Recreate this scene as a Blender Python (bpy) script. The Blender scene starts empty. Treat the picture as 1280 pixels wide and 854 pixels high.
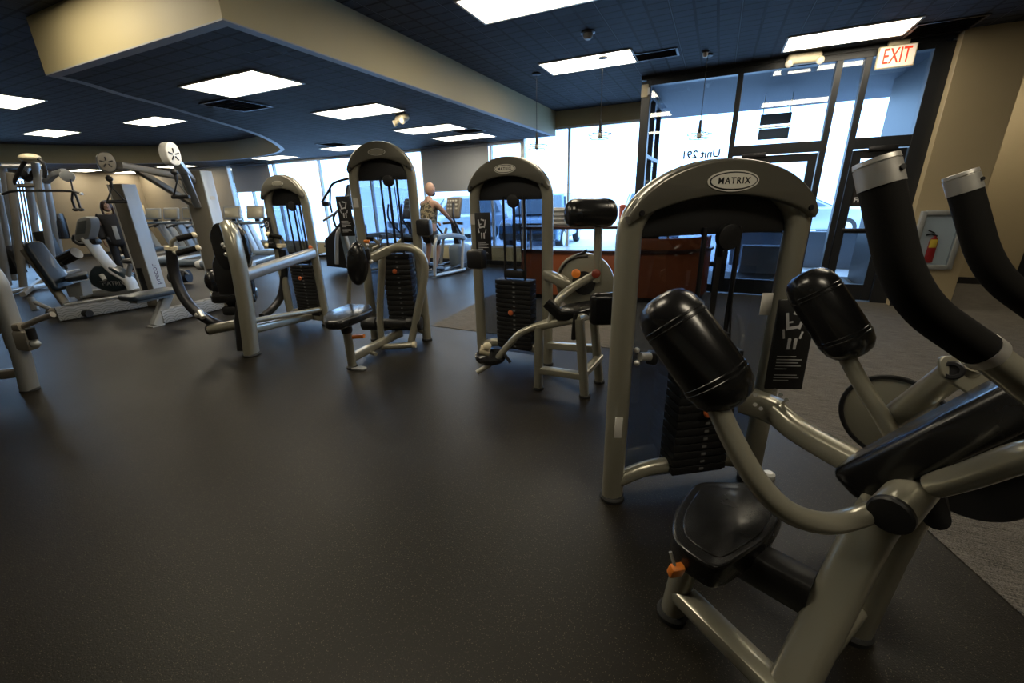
import bpy, bmesh, math, random
from mathutils import Vector as Vec, Matrix
random.seed(7)
SC = bpy.context.scene
COL = SC.collection
PI = math.pi

# ------------------------------------------------------------------ camera (solved from the room's own straight lines)
F_PX = 520.16
CAM = Vec((0, 0, 1.5))
RIGHT = Vec((0.9054629093591902, 0.42366672755418283, -0.025365798594183687))
DOWN = Vec((0.11594295882585791, -0.3044006683210322, -0.945461508166469))
FWD = Vec((-0.4082819492378965, 0.8531393421295485, -0.3247446886975443))
cam_data = bpy.data.cameras.new('camera')
cam_data.sensor_width = 36
cam_data.lens = 36 * F_PX / 1280
cam_data.clip_start = 0.05
cam_data.clip_end = 500
cam = bpy.data.objects.new('camera', cam_data)
COL.objects.link(cam)
m = Matrix((RIGHT, -DOWN, -FWD)).transposed().to_4x4()
m.translation = CAM
cam.matrix_world = m
SC.camera = cam

def ray(x, y):
    return RIGHT * ((x - 640) / F_PX) + DOWN * ((y - 427) / F_PX) + FWD
def F(x, y, z=0.0):            # where a photo line of sight meets the height z
    d = ray(x, y)
    return CAM + d * ((z - CAM.z) / d.z)
def D(x, y, dep):              # ... at a distance along the view axis
    return CAM + ray(x, y) * dep
def onY(x, y, Y):
    d = ray(x, y)
    return CAM + d * (Y / d.y)
FH = Vec((FWD.x, FWD.y, 0)).normalized()
RH = Vec((FH.y, -FH.x, 0))
def K(x, y, P, push=0.0):      # ... on the upright plane through P that faces the viewer
    d = ray(x, y)
    return CAM + d * ((Vec((P[0], P[1], 0)).dot(FH) + push) / d.dot(FH))
def G(x, y, P, Q):             # ... on the upright plane through P and Q
    t = Vec((Q[0] - P[0], Q[1] - P[1], 0)).normalized()
    n = Vec((t.y, -t.x, 0))
    d = ray(x, y)
    return CAM + d * ((Vec((P[0], P[1], 0)).dot(n)) / d.dot(n))

# ------------------------------------------------------------------ materials
MATS = {}
def mat(name, col, rough=.5, metal=0.0, coat=0.0, spec=.5, bump=0.0, bscale=200.0, vary=0.0, vscale=6.0, emit=None, estr=0.0):
    if name in MATS: return MATS[name]
    M = bpy.data.materials.new(name); M.use_nodes = True
    nt = M.node_tree; N = nt.nodes; L = nt.links
    b = N['Principled BSDF']
    b.inputs['Base Color'].default_value = (*col, 1)
    b.inputs['Roughness'].default_value = rough
    b.inputs['Metallic'].default_value = metal
    b.inputs['Coat Weight'].default_value = coat
    b.inputs['Coat Roughness'].default_value = .08
    b.inputs['Specular IOR Level'].default_value = spec
    tc = N.new('ShaderNodeTexCoord')
    if vary:
        n = N.new('ShaderNodeTexNoise'); n.inputs['Scale'].default_value = vscale; n.inputs['Detail'].default_value = 5
        L.new(tc.outputs['Object'], n.inputs['Vector'])
        r = N.new('ShaderNodeMapRange'); r.inputs[3].default_value = 1 - vary; r.inputs[4].default_value = 1 + vary
        L.new(n.outputs['Fac'], r.inputs[0])
        mx = N.new('ShaderNodeMix'); mx.data_type = 'RGBA'; mx.blend_type = 'MULTIPLY'; mx.inputs[0].default_value = 1
        mx.inputs[6].default_value = (*col, 1)
        L.new(r.outputs[0], mx.inputs[7]); L.new(mx.outputs[2], b.inputs['Base Color'])
        r2 = N.new('ShaderNodeMapRange'); r2.inputs[3].default_value = max(.02, rough - .08); r2.inputs[4].default_value = rough + .08
        L.new(n.outputs['Fac'], r2.inputs[0]); L.new(r2.outputs[0], b.inputs['Roughness'])
    if bump:
        n = N.new('ShaderNodeTexNoise'); n.inputs['Scale'].default_value = bscale; n.inputs['Detail'].default_value = 3
        L.new(tc.outputs['Object'], n.inputs['Vector'])
        bp = N.new('ShaderNodeBump'); bp.inputs['Strength'].default_value = bump; bp.inputs['Distance'].default_value = .004
        L.new(n.outputs['Fac'], bp.inputs['Height']); L.new(bp.outputs['Normal'], b.inputs['Normal'])
    if emit:
        b.inputs['Emission Color'].default_value = (*emit, 1); b.inputs['Emission Strength'].default_value = estr
    MATS[name] = M
    return M

def glass_mat(name, tint, ior=1.45, rough=0.0):
    M = bpy.data.materials.new(name); M.use_nodes = True
    nt = M.node_tree; N = nt.nodes; L = nt.links
    N.remove(N['Principled BSDF'])
    t = N.new('ShaderNodeBsdfTransparent'); t.inputs[0].default_value = (*tint, 1)
    g = N.new('ShaderNodeBsdfGlossy'); g.inputs['Roughness'].default_value = rough; g.inputs[0].default_value = (1, 1, 1, 1)
    lw = N.new('ShaderNodeLayerWeight'); lw.inputs[0].default_value = .5
    pw = N.new('ShaderNodeMath'); pw.operation = 'POWER'; pw.inputs[1].default_value = 5; L.new(lw.outputs['Facing'], pw.inputs[0])
    f = N.new('ShaderNodeMath'); f.operation = 'MULTIPLY_ADD'; f.inputs[1].default_value = .93; f.inputs[2].default_value = .045; L.new(pw.outputs[0], f.inputs[0])
    mx = N.new('ShaderNodeMixShader')
    L.new(f.outputs[0], mx.inputs[0]); L.new(t.outputs[0], mx.inputs[1]); L.new(g.outputs[0], mx.inputs[2])
    L.new(mx.outputs[0], N['Material Output'].inputs[0])
    MATS[name] = M
    return M

STEEL = mat('champagne_metal_paint', (.345, .33, .262), .28, .42, .5)
SHROUD = mat('taupe_shroud_plastic', (.145, .138, .112), .28, .35, .3)
DAYLIT = mat('daylit_pale_paint', (.58, .63, .68), .4, .1, vary=.05)  # pale paint with bluish window daylight put into its colour
STEEL2 = mat('silver_metal_paint', (.42, .43, .43), .33, .6, .2, vary=.05)
GREYP = mat('cool_grey_paint', (.30, .31, .31), .45, .2, vary=.05)
TAUPE = mat('warm_grey_paint', (.24, .22, .185), .45, .2, vary=.05)
CHROME = mat('brushed_aluminium', (.72, .70, .66), .38, .75, vary=.06, vscale=40)
VINYL = mat('black_vinyl', (.009, .009, .0095), .25, 0, .15, bump=.035, bscale=200, vary=.12)
FOAM = mat('black_foam_grip', (.007, .0065, .006), .85, spec=.2, bump=.2, bscale=900)
BLACK = mat('black_plastic', (.012, .012, .013), .42, vary=.1)
RUBBER = mat('black_rubber', (.018, .018, .018), .7)
DARKM = mat('dark_steel', (.06, .06, .065), .35, .8)
ORANGE = mat('orange_plastic', (.85, .24, .03), .4)
ORANGE2 = mat('red_orange_plastic', (.55, .13, .04), .4)
WHITE = mat('white_plastic', (.72, .72, .70), .4)
CREAM = mat('cream_plastic', (.70, .62, .44), .45)
NAVY = mat('navy_vinyl', (.02, .032, .05), .35, 0, .1, bump=.1)
BADGE = mat('badge_cream', (.78, .76, .68), .35)
PAPER = mat('label_paper', (.62, .60, .55), .6)
PRINT = mat('white_print', (.65, .65, .66), .6)
GLASS = glass_mat('clear_glass', (.90, .95, 1.0))
TINT = glass_mat('smoked_acrylic', (.50, .54, .60))
LAMP = mat('lamp_diffuser', (.9, .88, .8), .5, emit=(1.0, .88, .66), estr=15.0)

# ------------------------------------------------------------------ objects
XF = {}          # root -> its matrix
def tag(o, label=None, cat=None, group=None, kind=None):
    if label: o['label'] = label
    if cat: o['category'] = cat
    if group: o['group'] = group
    if kind: o['kind'] = kind
    return o
def root(name, label, cat, loc=(0, 0, 0), rz=0.0, group=None):
    o = bpy.data.objects.new(name, None)
    o.empty_display_size = .1
    COL.objects.link(o)
    place(o, loc, rz)
    return tag(o, label, cat, group)
def place(o, loc, rz=0.0):
    o.location = loc; o.rotation_euler = (0, 0, rz)
    XF[o.name] = Matrix.Translation(Vec(loc)) @ Matrix.Rotation(rz, 4, 'Z')
def topof(o):
    while o.parent: o = o.parent
    return o
def copy_tree(o, parent=None):
    c = o.copy(); COL.objects.link(c)
    if parent: c.parent = parent
    for ch in list(o.children): copy_tree(ch, c)
    return c

def fillet(pts, r, n=5, closed=False):
    pts = [Vec(p) for p in pts]
    out = []
    N = len(pts)
    for i, p in enumerate(pts):
        if not closed and (i == 0 or i == N - 1): out.append(p); continue
        a = pts[i - 1]; b = pts[(i + 1) % N]
        da = (a - p); db = (b - p)
        if da.length < 1e-6 or db.length < 1e-6: continue
        ra = min(r, da.length * .48); rb = min(r, db.length * .48)
        s = p + da.normalized() * ra; e = p + db.normalized() * rb
        for k in range(n + 1):
            t = k / n
            out.append(s * (1 - t) ** 2 + p * (2 * t * (1 - t)) + e * t ** 2)
    return out
def catmull(pts, n=6):
    pts = [Vec(p) for p in pts]
    if len(pts) < 3: return pts
    P = [pts[0] * 2 - pts[1]] + pts + [pts[-1] * 2 - pts[-2]]
    out = []
    for i in range(1, len(P) - 2):
        a, b, c, d = P[i - 1:i + 3]
        for k in range(n):
            t = k / n
            out.append(.5 * ((2 * b) + (c - a) * t + (2 * a - 5 * b + 4 * c - d) * t * t + (3 * b - a - 3 * c + d) * t ** 3))
    out.append(pts[-1])
    return out

class MB:
    def __init__(s): s.bm = bmesh.new()
    def box(s, c, size, rot=None, bev=.004, seg=2):
        b = bmesh.new()
        bmesh.ops.create_cube(b, size=1)
        for v in b.verts: v.co = Vec((v.co.x * size[0], v.co.y * size[1], v.co.z * size[2]))
        if bev: bmesh.ops.bevel(b, geom=b.edges[:], offset=min(bev, min(size) * .45), segments=seg, profile=.5, affect='EDGES')
        M = Matrix.Translation(Vec(c)) @ (rot.to_4x4() if rot else Matrix.Identity(4))
        s._add(b, M); return s
    def _add(s, b, M):
        bmesh.ops.transform(b, matrix=M, verts=b.verts)
        me = bpy.data.meshes.new('tmp'); b.to_mesh(me); b.free()
        s.bm.from_mesh(me); bpy.data.meshes.remove(me)
    def ring(s, c, u, v, ra, rb, seg, sq):
        out = []
        for k in range(seg):
            a = 2 * PI * k / seg
            ca, sa = math.cos(a), math.sin(a)
            x = math.copysign(abs(ca) ** (2 / sq), ca) * ra; y = math.copysign(abs(sa) ** (2 / sq), sa) * rb
            out.append(s.bm.verts.new(c + u * x + v * y))
        return out
    def loft(s, rings, cap=True, closed=False):
        n = len(rings[0])
        R = rings + ([rings[0]] if closed else [])
        for a, b in zip(R, R[1:]):
            for k in range(n):
                try: s.bm.faces.new((a[k], a[(k + 1) % n], b[(k + 1) % n], b[k]))
                except ValueError: pass
        if cap and not closed:
            s.bm.faces.new(list(reversed(rings[0]))); s.bm.faces.new(rings[-1])
    def tube(s, pts, ra, rb=None, seg=14, fil=None, nf=5, sq=2.0, side=None, smooth=False, cap=True, radii=None):
        pts = [Vec(p) for p in pts]
        if smooth: pts = catmull(pts)
        elif fil: pts = fillet(pts, fil, nf)
        q = [pts[0]]
        for p in pts[1:]:
            if (p - q[-1]).length > 1e-5: q.append(p)
        pts = q
        rb = rb or ra
        T = []
        for i in range(len(pts)):
            a = pts[max(i - 1, 0)]; b = pts[min(i + 1, len(pts) - 1)]
            T.append((b - a).normalized())
        u = Vec(side) if side is not None else (Vec((0, 0, 1)) if abs(T[0].z) < .9 else Vec((1, 0, 0)))
        rings = []
        for i, (p, t) in enumerate(zip(pts, T)):
            u = u - t * u.dot(t)
            if u.length < 1e-6: u = t.orthogonal()
            u.normalize()
            v = t.cross(u)
            k = radii[min(len(radii) - 1, int(i * (len(radii)) / len(pts)))] if radii else 1
            rings.append(s.ring(p, u, v, ra * k, rb * k, seg, sq))
        s.loft(rings, cap)
        return s
    def cyl(s, p0, p1, r0, r1=None, seg=20, bev=0.0):
        p0 = Vec(p0); p1 = Vec(p1); r1 = r0 if r1 is None else r1
        t = (p1 - p0).normalized(); u = t.orthogonal().normalized(); v = t.cross(u)
        if bev:
            prof = [(0, r0 - bev), (bev * .3, r0 - bev * .3), (bev, r0)]
            L = (p1 - p0).length
            prof = [(a, max(b, .0005)) for a, b in prof] + [(L - bev, r1), (L - bev * .3, r1 - bev * .3), (L, max(r1 - bev, .0005))]
            rings = [s.ring(p0 + t * a, u, v, b, b, seg, 2) for a, b in prof]
        else:
            rings = [s.ring(p0, u, v, r0, r0, seg, 2), s.ring(p1, u, v, r1, r1, seg, 2)]
        s.loft(rings); return s
    def lathe(s, p0, axis, prof, seg=24, u=None, flat=1.0, cap=True):
        t = Vec(axis).normalized(); u = (Vec(u) - t * Vec(u).dot(t)).normalized() if u is not None else t.orthogonal().normalized(); v = t.cross(u)
        rings = [s.ring(Vec(p0) + t * a, u, v, max(b, .0004), max(b, .0004) * flat, seg, 2) for a, b in prof]
        s.loft(rings, cap); return s
    def sphere(s, c, r, sc=(1, 1, 1), rot=None, seg=20):
        b = bmesh.new(); bmesh.ops.create_uvsphere(b, u_segments=seg, v_segments=max(8, seg * 2 // 3), radius=r)
        M = Matrix.Translation(Vec(c)) @ (rot.to_4x4() if rot else Matrix.Identity(4)) @ Matrix.Diagonal((*sc, 1))
        s._add(b, M); return s
    def prism(s, poly, off, bev=0.0, seg=3):
        """polygon (3D points, in order) pushed along off; the rim is rounded by bev"""
        b = bmesh.new()
        off = Vec(off)
        vs = [b.verts.new(Vec(p)) for p in poly]
        f = b.faces.new(vs); f.normal_update()
        r = bmesh.ops.extrude_face_region(b, geom=[f])
        nv = [e for e in r['geom'] if isinstance(e, bmesh.types.BMVert)]
        bmesh.ops.translate(b, vec=off, verts=nv)
        bmesh.ops.recalc_face_normals(b, faces=b.faces)
        if bev:
            b.normal_update()
            n = off.normalized()
            ed = [e for e in b.edges if len(e.link_faces) == 2 and (abs(e.link_faces[0].normal.dot(n)) > .9) != (abs(e.link_faces[1].normal.dot(n)) > .9)]
            bmesh.ops.bevel(b, geom=ed, offset=bev, segments=seg, profile=.5, affect='EDGES', clamp_overlap=True)
        s._add(b, Matrix.Identity(4)); return s
    def raw(s, verts, faces):
        vs = [s.bm.verts.new(Vec(v)) for v in verts]
        for f in faces: s.bm.faces.new([vs[i] for i in f])
        return s
    def build(s, name, material, parent=None, label=None, world=True, sharp=35, kind=None):
        bm = s.bm
        bmesh.ops.recalc_face_normals(bm, faces=bm.faces)
        if parent is not None and world:
            bmesh.ops.transform(bm, matrix=XF[topof(parent).name].inverted(), verts=bm.verts)
        me = bpy.data.meshes.new(name); bm.to_mesh(me); bm.free()
        for p in me.polygons: p.use_smooth = True
        me.set_sharp_from_angle(angle=math.radians(sharp))
        me.materials.append(material)
        o = bpy.data.objects.new(name, me); COL.objects.link(o)
        if parent is not None: o.parent = parent
        if label: o['label'] = label
        if kind: o['kind'] = kind
        return o

def setting(name, mb, material):
    return tag(mb.build(name, material, sharp=20), kind='structure')

def text_mesh(name, body, size, material, parent, o, x, y, extrude=.0008, world=True, bold=0.0, spacing=1.0, xs=1.0):
    """flat lettering standing at o, reading along x with its up along y"""
    cu = bpy.data.curves.new('txt', 'FONT'); cu.body = body; cu.size = size; cu.extrude = extrude; cu.offset = bold
    cu.align_x = 'CENTER'; cu.align_y = 'CENTER'; cu.space_character = spacing; cu.resolution_u = 3
    t = bpy.data.objects.new('txt', cu); COL.objects.link(t)
    bpy.context.view_layer.update()
    me = bpy.data.meshes.new_from_object(t.evaluated_get(bpy.context.evaluated_depsgraph_get()))
    bpy.data.objects.remove(t); bpy.data.curves.remove(cu)
    mb = MB(); mb.bm.from_mesh(me); bpy.data.meshes.remove(me)
    for v in mb.bm.verts: v.co.x *= xs
    x = Vec(x).normalized(); y = Vec(y).normalized(); z = x.cross(y)
    M = Matrix((x, y, z)).transposed().to_4x4(); M.translation = Vec(o)
    bmesh.ops.transform(mb.bm, matrix=M, verts=mb.bm.verts)
    return mb.build(name, material, parent, world=world)

def skin_mesh(verts, edges, radii, sub=2):
    me = bpy.data.meshes.new('sk'); me.from_pydata([tuple(v) for v in verts], edges, [])
    o = bpy.data.objects.new('sk', me); COL.objects.link(o)
    md = o.modifiers.new('skin', 'SKIN'); md.use_smooth_shade = True
    sl = me.skin_vertices[0].data if me.skin_vertices else None
    if sl is None:
        b = bmesh.new(); b.from_mesh(me); b.verts.layers.skin.verify(); b.to_mesh(me); b.free(); sl = me.skin_vertices[0].data
    for i, r in enumerate(radii):
        sl[i].radius = (r, r) if not isinstance(r, tuple) else r
        sl[i].use_root = (i == 0)
    s2 = o.modifiers.new('sub', 'SUBSURF'); s2.levels = sub; s2.render_levels = sub
    bpy.context.view_layer.update()
    out = bpy.data.meshes.new_from_object(o.evaluated_get(bpy.context.evaluated_depsgraph_get()))
    bpy.data.objects.remove(o); bpy.data.meshes.remove(me)
    return out
def rotz(a): return Matrix.Rotation(a, 3, 'Z')
# ------------------------------------------------------------------ room shell
ZM, ZS = 3.15, 2.70          # main ceiling, dropped ceiling
XL, XR, YN, YW = -19.2, 8.0, -5.0, 9.0
YD = 7.30                    # entrance glazing

def floor_material():
    M = bpy.data.materials.new('speckled_rubber_floor'); M.use_nodes = True
    N = M.node_tree.nodes; L = M.node_tree.links; b = N['Principled BSDF']; b.inputs['Specular IOR Level'].default_value = .28
    tc = N.new('ShaderNodeTexCoord')
    v = N.new('ShaderNodeTexVoronoi'); v.inputs['Scale'].default_value = 190
    L.new(tc.outputs['Object'], v.inputs['Vector'])
    n1 = N.new('ShaderNodeTexNoise'); n1.inputs['Scale'].default_value = 120; n1.inputs['Detail'].default_value = 2
    L.new(tc.outputs['Object'], n1.inputs['Vector'])
    lt = N.new('ShaderNodeMath'); lt.operation = 'LESS_THAN'; lt.inputs[1].default_value = .24
    L.new(v.outputs['Distance'], lt.inputs[0])
    gt = N.new('ShaderNodeMath'); gt.operation = 'GREATER_THAN'; gt.inputs[1].default_value = .53
    L.new(n1.outputs['Fac'], gt.inputs[0])
    mu = N.new('ShaderNodeMath'); mu.operation = 'MULTIPLY'
    L.new(lt.outputs[0], mu.inputs[0]); L.new(gt.outputs[0], mu.inputs[1])
    n2 = N.new('ShaderNodeTexNoise'); n2.inputs['Scale'].default_value = .9; n2.inputs['Detail'].default_value = 6
    L.new(tc.outputs['Object'], n2.inputs['Vector'])
    cr = N.new('ShaderNodeMix'); cr.data_type = 'RGBA'
    cr.inputs[6].default_value = (.0072, .0056, .0035, 1); cr.inputs[7].default_value = (.0125, .0100, .0066, 1)
    L.new(n2.outputs['Fac'], cr.inputs[0])
    mx = N.new('ShaderNodeMix'); mx.data_type = 'RGBA'
    L.new(mu.outputs[0], mx.inputs[0]); L.new(cr.outputs[2], mx.inputs[6]); mx.inputs[7].default_value = (.11, .095, .06, 1)
    L.new(mx.outputs[2], b.inputs['Base Color'])
    rr = N.new('ShaderNodeMapRange'); rr.inputs[3].default_value = .36; rr.inputs[4].default_value = .52
    L.new(n2.outputs['Fac'], rr.inputs[0]); L.new(rr.outputs[0], b.inputs['Roughness'])
    n3 = N.new('ShaderNodeTexNoise'); n3.inputs['Scale'].default_value = 160; n3.inputs['Detail'].default_value = 4
    L.new(tc.outputs['Object'], n3.inputs['Vector'])
    bp = N.new('ShaderNodeBump'); bp.inputs['Strength'].default_value = .25; bp.inputs['Distance'].default_value = .004
    L.new(n3.outputs['Fac'], bp.inputs['Height']); L.new(bp.outputs[0], b.inputs['Normal'])
    return M
def carpet_material():
    M = bpy.data.materials.new('streaked_carpet'); M.use_nodes = True
    N = M.node_tree.nodes; L = M.node_tree.links; b = N['Principled BSDF']
    tc = N.new('ShaderNodeTexCoord')
    mp = N.new('ShaderNodeMapping'); mp.inputs['Scale'].default_value = (6, 110, 1)
    mp.inputs['Rotation'].default_value = (0, 0, math.radians(0))
    L.new(tc.outputs['Object'], mp.inputs[0])
    n = N.new('ShaderNodeTexNoise'); n.inputs['Scale'].default_value = 1.0; n.inputs['Detail'].default_value = 5; n.inputs['Roughness'].default_value = .7
    L.new(mp.outputs[0], n.inputs['Vector'])
    n2 = N.new('ShaderNodeTexNoise'); n2.inputs['Scale'].default_value = 170; n2.inputs['Detail'].default_value = 2
    L.new(tc.outputs['Object'], n2.inputs['Vector'])
    ad = N.new('ShaderNodeMath'); ad.operation = 'ADD'; L.new(n.outputs['Fac'], ad.inputs[0]); L.new(n2.outputs['Fac'], ad.inputs[1])
    r = N.new('ShaderNodeValToRGB'); r.color_ramp.elements[0].position = .38; r.color_ramp.elements[0].color = (.035, .032, .029, 1)
    r.color_ramp.elements[1].position = .68; r.color_ramp.elements[1].color = (.21, .19, .165, 1)
    hf = N.new('ShaderNodeMath'); hf.operation = 'MULTIPLY'; hf.inputs[1].default_value = .5
    L.new(ad.outputs[0], hf.inputs[0]); L.new(hf.outputs[0], r.inputs[0]); L.new(r.outputs[0], b.inputs['Base Color'])
    b.inputs['Roughness'].default_value = .95; b.inputs['Specular IOR Level'].default_value = .15
    bp = N.new('ShaderNodeBump'); bp.inputs['Strength'].default_value = .6; bp.inputs['Distance'].default_value = .006
    L.new(hf.outputs[0], bp.inputs['Height']); L.new(bp.outputs[0], b.inputs['Normal'])
    return M
def tile_material():
    M = bpy.data.materials.new('black_scored_ceiling_tile'); M.use_nodes = True
    N = M.node_tree.nodes; L = M.node_tree.links; b = N['Principled BSDF']
    tc = N.new('ShaderNodeTexCoord')
    br = N.new('ShaderNodeTexBrick'); br.offset = 0; br.squash = 1
    br.inputs['Scale'].default_value = 1; br.inputs['Brick Width'].default_value = .2033; br.inputs['Row Height'].default_value = .1525
    br.inputs['Mortar Size'].default_value = .014; br.inputs['Mortar Smooth'].default_value = .2
    br.inputs['Color1'].default_value = (.044, .050, .060, 1); br.inputs['Color2'].default_value = (.034, .039, .048, 1); br.inputs['Mortar'].default_value = (.004, .0045, .006, 1)
    L.new(tc.outputs['Object'], br.inputs['Vector'])
    # thin lighter line of the suspension grid
    b2 = N.new('ShaderNodeTexBrick'); b2.offset = 0
    b2.inputs['Scale'].default_value = 1; b2.inputs['Brick Width'].default_value = .61; b2.inputs['Row Height'].default_value = 40
    b2.inputs['Mortar Size'].default_value = .005; b2.inputs['Mortar Smooth'].default_value = 0
    b2.inputs['Color1'].default_value = (0, 0, 0, 1); b2.inputs['Color2'].default_value = (0, 0, 0, 1); b2.inputs['Mortar'].default_value = (1, 1, 1, 1)
    L.new(tc.outputs['Object'], b2.inputs['Vector'])
    mx = N.new('ShaderNodeMix'); mx.data_type = 'RGBA'
    L.new(b2.outputs['Color'], mx.inputs[0]); L.new(br.outputs['Color'], mx.inputs[6]); mx.inputs[7].default_value = (.11, .12, .135, 1)
    L.new(mx.outputs[2], b.inputs['Base Color'])
    b.inputs['Roughness'].default_value = .75; b.inputs['Specular IOR Level'].default_value = .3
    bp = N.new('ShaderNodeBump'); bp.inputs['Strength'].default_value = .5; bp.inputs['Distance'].default_value = .006; bp.invert = True
    L.new(br.outputs['Fac'], bp.inputs['Height']); L.new(bp.outputs[0], b.inputs['Normal'])
    return M
FLOORM, CARPET, TILE = floor_material(), carpet_material(), tile_material()
TAN = mat('tan_wall_paint', (.43, .35, .215), .6, bump=.08, bscale=300, vary=.03)
SOFFIT = mat('soffit_paint', (.42, .36, .205), .55, bump=.05, bscale=300, vary=.03)
BAND = mat('soffit_edge_paint', (.30, .31, .34), .5)
FRAME = mat('dark_bronze_window_frame', (.020, .022, .026), .42, .3)
BASEB = mat('black_vinyl_baseboard', (.012, .012, .013), .5)
SHADE = mat('grey_roller_shade', (.26, .275, .30), .8, bump=.1, bscale=500)

carp_edge = [F(540, 409), F(597, 380), F(640, 372)]
setting('floor', MB().box((XL / 2 + XR / 2, YN / 2 + YW / 2, -.05), (XR - XL + .4, YW - YN + .8, .1), bev=0), FLOORM)
# carpet runs in front of the entrance and the desk; its edge passes beside the machines
c1, c2 = F(1150, 655), F(1280, 772)
cd = (c2 - c1).normalized()
edge_near = c2 + cd * 1.6
pA = c1 - cd * 3.6
poly = [Vec((-3.1, 4.13, 0)), Vec((-3.2, 5.9, 0)), Vec((-2.4, 7.2, 0)), Vec((-1.2, 7.9, 0)), Vec((-1.2, 7.25, 0)), Vec((2.2, 7.25, 0)), Vec((2.2, 9.2, 0)), Vec((XR, 9.2, 0)),
        Vec((XR, edge_near.y, 0)), edge_near, c1, Vec((.15, 4.1, 0))]
mb = MB().prism([p + Vec((0, 0, .0005)) for p in poly], (0, 0, .0045), 0)
tag(mb.build('floor_carpet', CARPET), kind='structure')

setting('ceiling', MB().box((XL / 2 + XR / 2, YN / 2 + YW / 2, ZM + .05), (XR - XL + .4, YW - YN + .8, .1), bev=0), TILE)
# dropped ceiling with a curved far edge round a raised bay
curve_px = [(57, 94), (100, 104), (150, 119), (200, 132), (260, 150), (310, 165), (335, 175.5), (348, 184), (349, 188), (335, 193), (300, 198.5), (250, 201.5), (200, 204), (100, 204.5), (0, 203.5)]
curve = [F(x, y, ZS) for x, y in curve_px]
curve = catmull(curve, 5)
A = Vec((-3.18, 2.24, ZS))
B = curve[0]
last = curve[-1]
tail = [Vec((last.x - .6, last.y - 1.5, ZS)), Vec((XL, last.y - 2.6, ZS))]
outline = [A] + curve + tail + [Vec((XL, YW, ZS)), Vec((-3.18, YW, ZS))]
setting('ceiling_soffit', MB().prism([p + Vec((0, 0, .006)) for p in outline], (0, 0, ZM - ZS - .006), 0), SOFFIT)
def inset(poly, d):
    out = []
    n = len(poly)
    ar = sum(poly[i].x * poly[(i + 1) % n].y - poly[(i + 1) % n].x * poly[i].y for i in range(n))
    sg = 1 if ar > 0 else -1
    for i in range(n):
        a, b, c = poly[i - 1], poly[i], poly[(i + 1) % n]
        e1 = (b - a).normalized(); e2 = (c - b).normalized()
        n1 = Vec((-e1.y, e1.x, 0)) * sg; n2 = Vec((-e2.y, e2.x, 0)) * sg
        k = (n1 + n2); k = k / max(.5, k.length_squared) * 2
        out.append(b + k * d)
    return out
inn = inset(outline, .085)
bm_ = MB()
n = len(outline)
z1, z0 = ZS + .006, ZS - .004
vs = [Vec((p.x, p.y, z0)) for p in outline] + [Vec((p.x, p.y, z0)) for p in inn] + [Vec((p.x, p.y, z1)) for p in outline] + [Vec((p.x, p.y, z1)) for p in inn]
fs = []
for i in range(n):
    j = (i + 1) % n
    fs += [(i, j, n + j, n + i), (i, j, 2 * n + j, 2 * n + i), (n + i, n + j, 3 * n + j, 3 * n + i)]
setting('trim_1', bm_.raw(vs, fs), BAND)                    # plain painted border round the dropped tiles
setting('ceiling_lower', MB().prism([Vec((p.x, p.y, ZS)) for p in inn], (0, 0, .004), 0), TILE)

# walls
setting('wall_near', MB().box((XL / 2 + XR / 2, YN - .1, ZM / 2), (XR - XL, .2, ZM), bev=0), TAN)
setting('wall_right', MB().box((XR + .1, 2.1, ZM / 2), (.2, 14.6, ZM), bev=0), TAN)
# left wall with one window
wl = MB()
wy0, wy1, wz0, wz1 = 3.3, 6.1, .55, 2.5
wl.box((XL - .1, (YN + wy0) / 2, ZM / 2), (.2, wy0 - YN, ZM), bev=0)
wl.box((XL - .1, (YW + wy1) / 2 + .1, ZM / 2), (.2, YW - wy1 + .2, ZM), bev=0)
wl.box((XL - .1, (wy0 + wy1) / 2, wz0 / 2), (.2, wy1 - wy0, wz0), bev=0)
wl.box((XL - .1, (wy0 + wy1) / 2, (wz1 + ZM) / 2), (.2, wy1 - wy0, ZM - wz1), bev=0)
DIMWALL = mat('dimmed_wall_paint', (.23, .195, .14), .6, bump=.08, bscale=300, vary=.03)  # tan wall darkened: the dim light at this end is put into the colour
setting('wall_left', wl, DIMWALL)

def framed_window(num, lo, hi, axis, at, mull=(), rails=(), w=.06, d=.09, glass=GLASS, material=FRAME):
    """window_<num>: frame mesh with its pane; lo/hi = (along, z)"""
    def pt(a, z, off=0): return Vec((a, at + off, z)) if axis == 'x' else Vec((at + off, a, z))
    def sz(la, lz, t): return (la, t, lz) if axis == 'x' else (t, la, lz)
    fr = MB()
    a0, z0 = lo; a1, z1 = hi
    fr.box(pt((a0 + a1) / 2, z0 + w / 2), sz(a1 - a0, w, d), bev=.003)
    fr.box(pt((a0 + a1) / 2, z1 - w / 2), sz(a1 - a0, w, d), bev=.003)
    fr.box(pt(a0 + w / 2, (z0 + z1) / 2), sz(w, z1 - z0 - 2 * w, d), bev=.003)
    fr.box(pt(a1 - w / 2, (z0 + z1) / 2), sz(w, z1 - z0 - 2 * w, d), bev=.003)
    for mm in mull: fr.box(pt(mm, (z0 + z1) / 2), sz(w, z1 - z0 - 2 * w, d * .98), bev=.003)
    for rr, ra0, ra1 in rails: fr.box(pt((ra0 + ra1) / 2, rr), sz(ra1 - ra0, w, d * .96), bev=.003)
    o = setting('window_%d' % num, fr, material)
    XF[o.name] = Matrix.Identity(4)
    MB().box(pt((a0 + a1) / 2, (z0 + z1) / 2), sz(a1 - a0 - w, z1 - z0 - w, .008), bev=0).build('pane', glass, o)
    return o
ALU = mat('pale_window_frame', (.55, .58, .60), .4, .3)
framed_window(1, (wy0, wz0), (wy1, wz1), 'y', XL - .05, mull=(5.0,), material=ALU)

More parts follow.
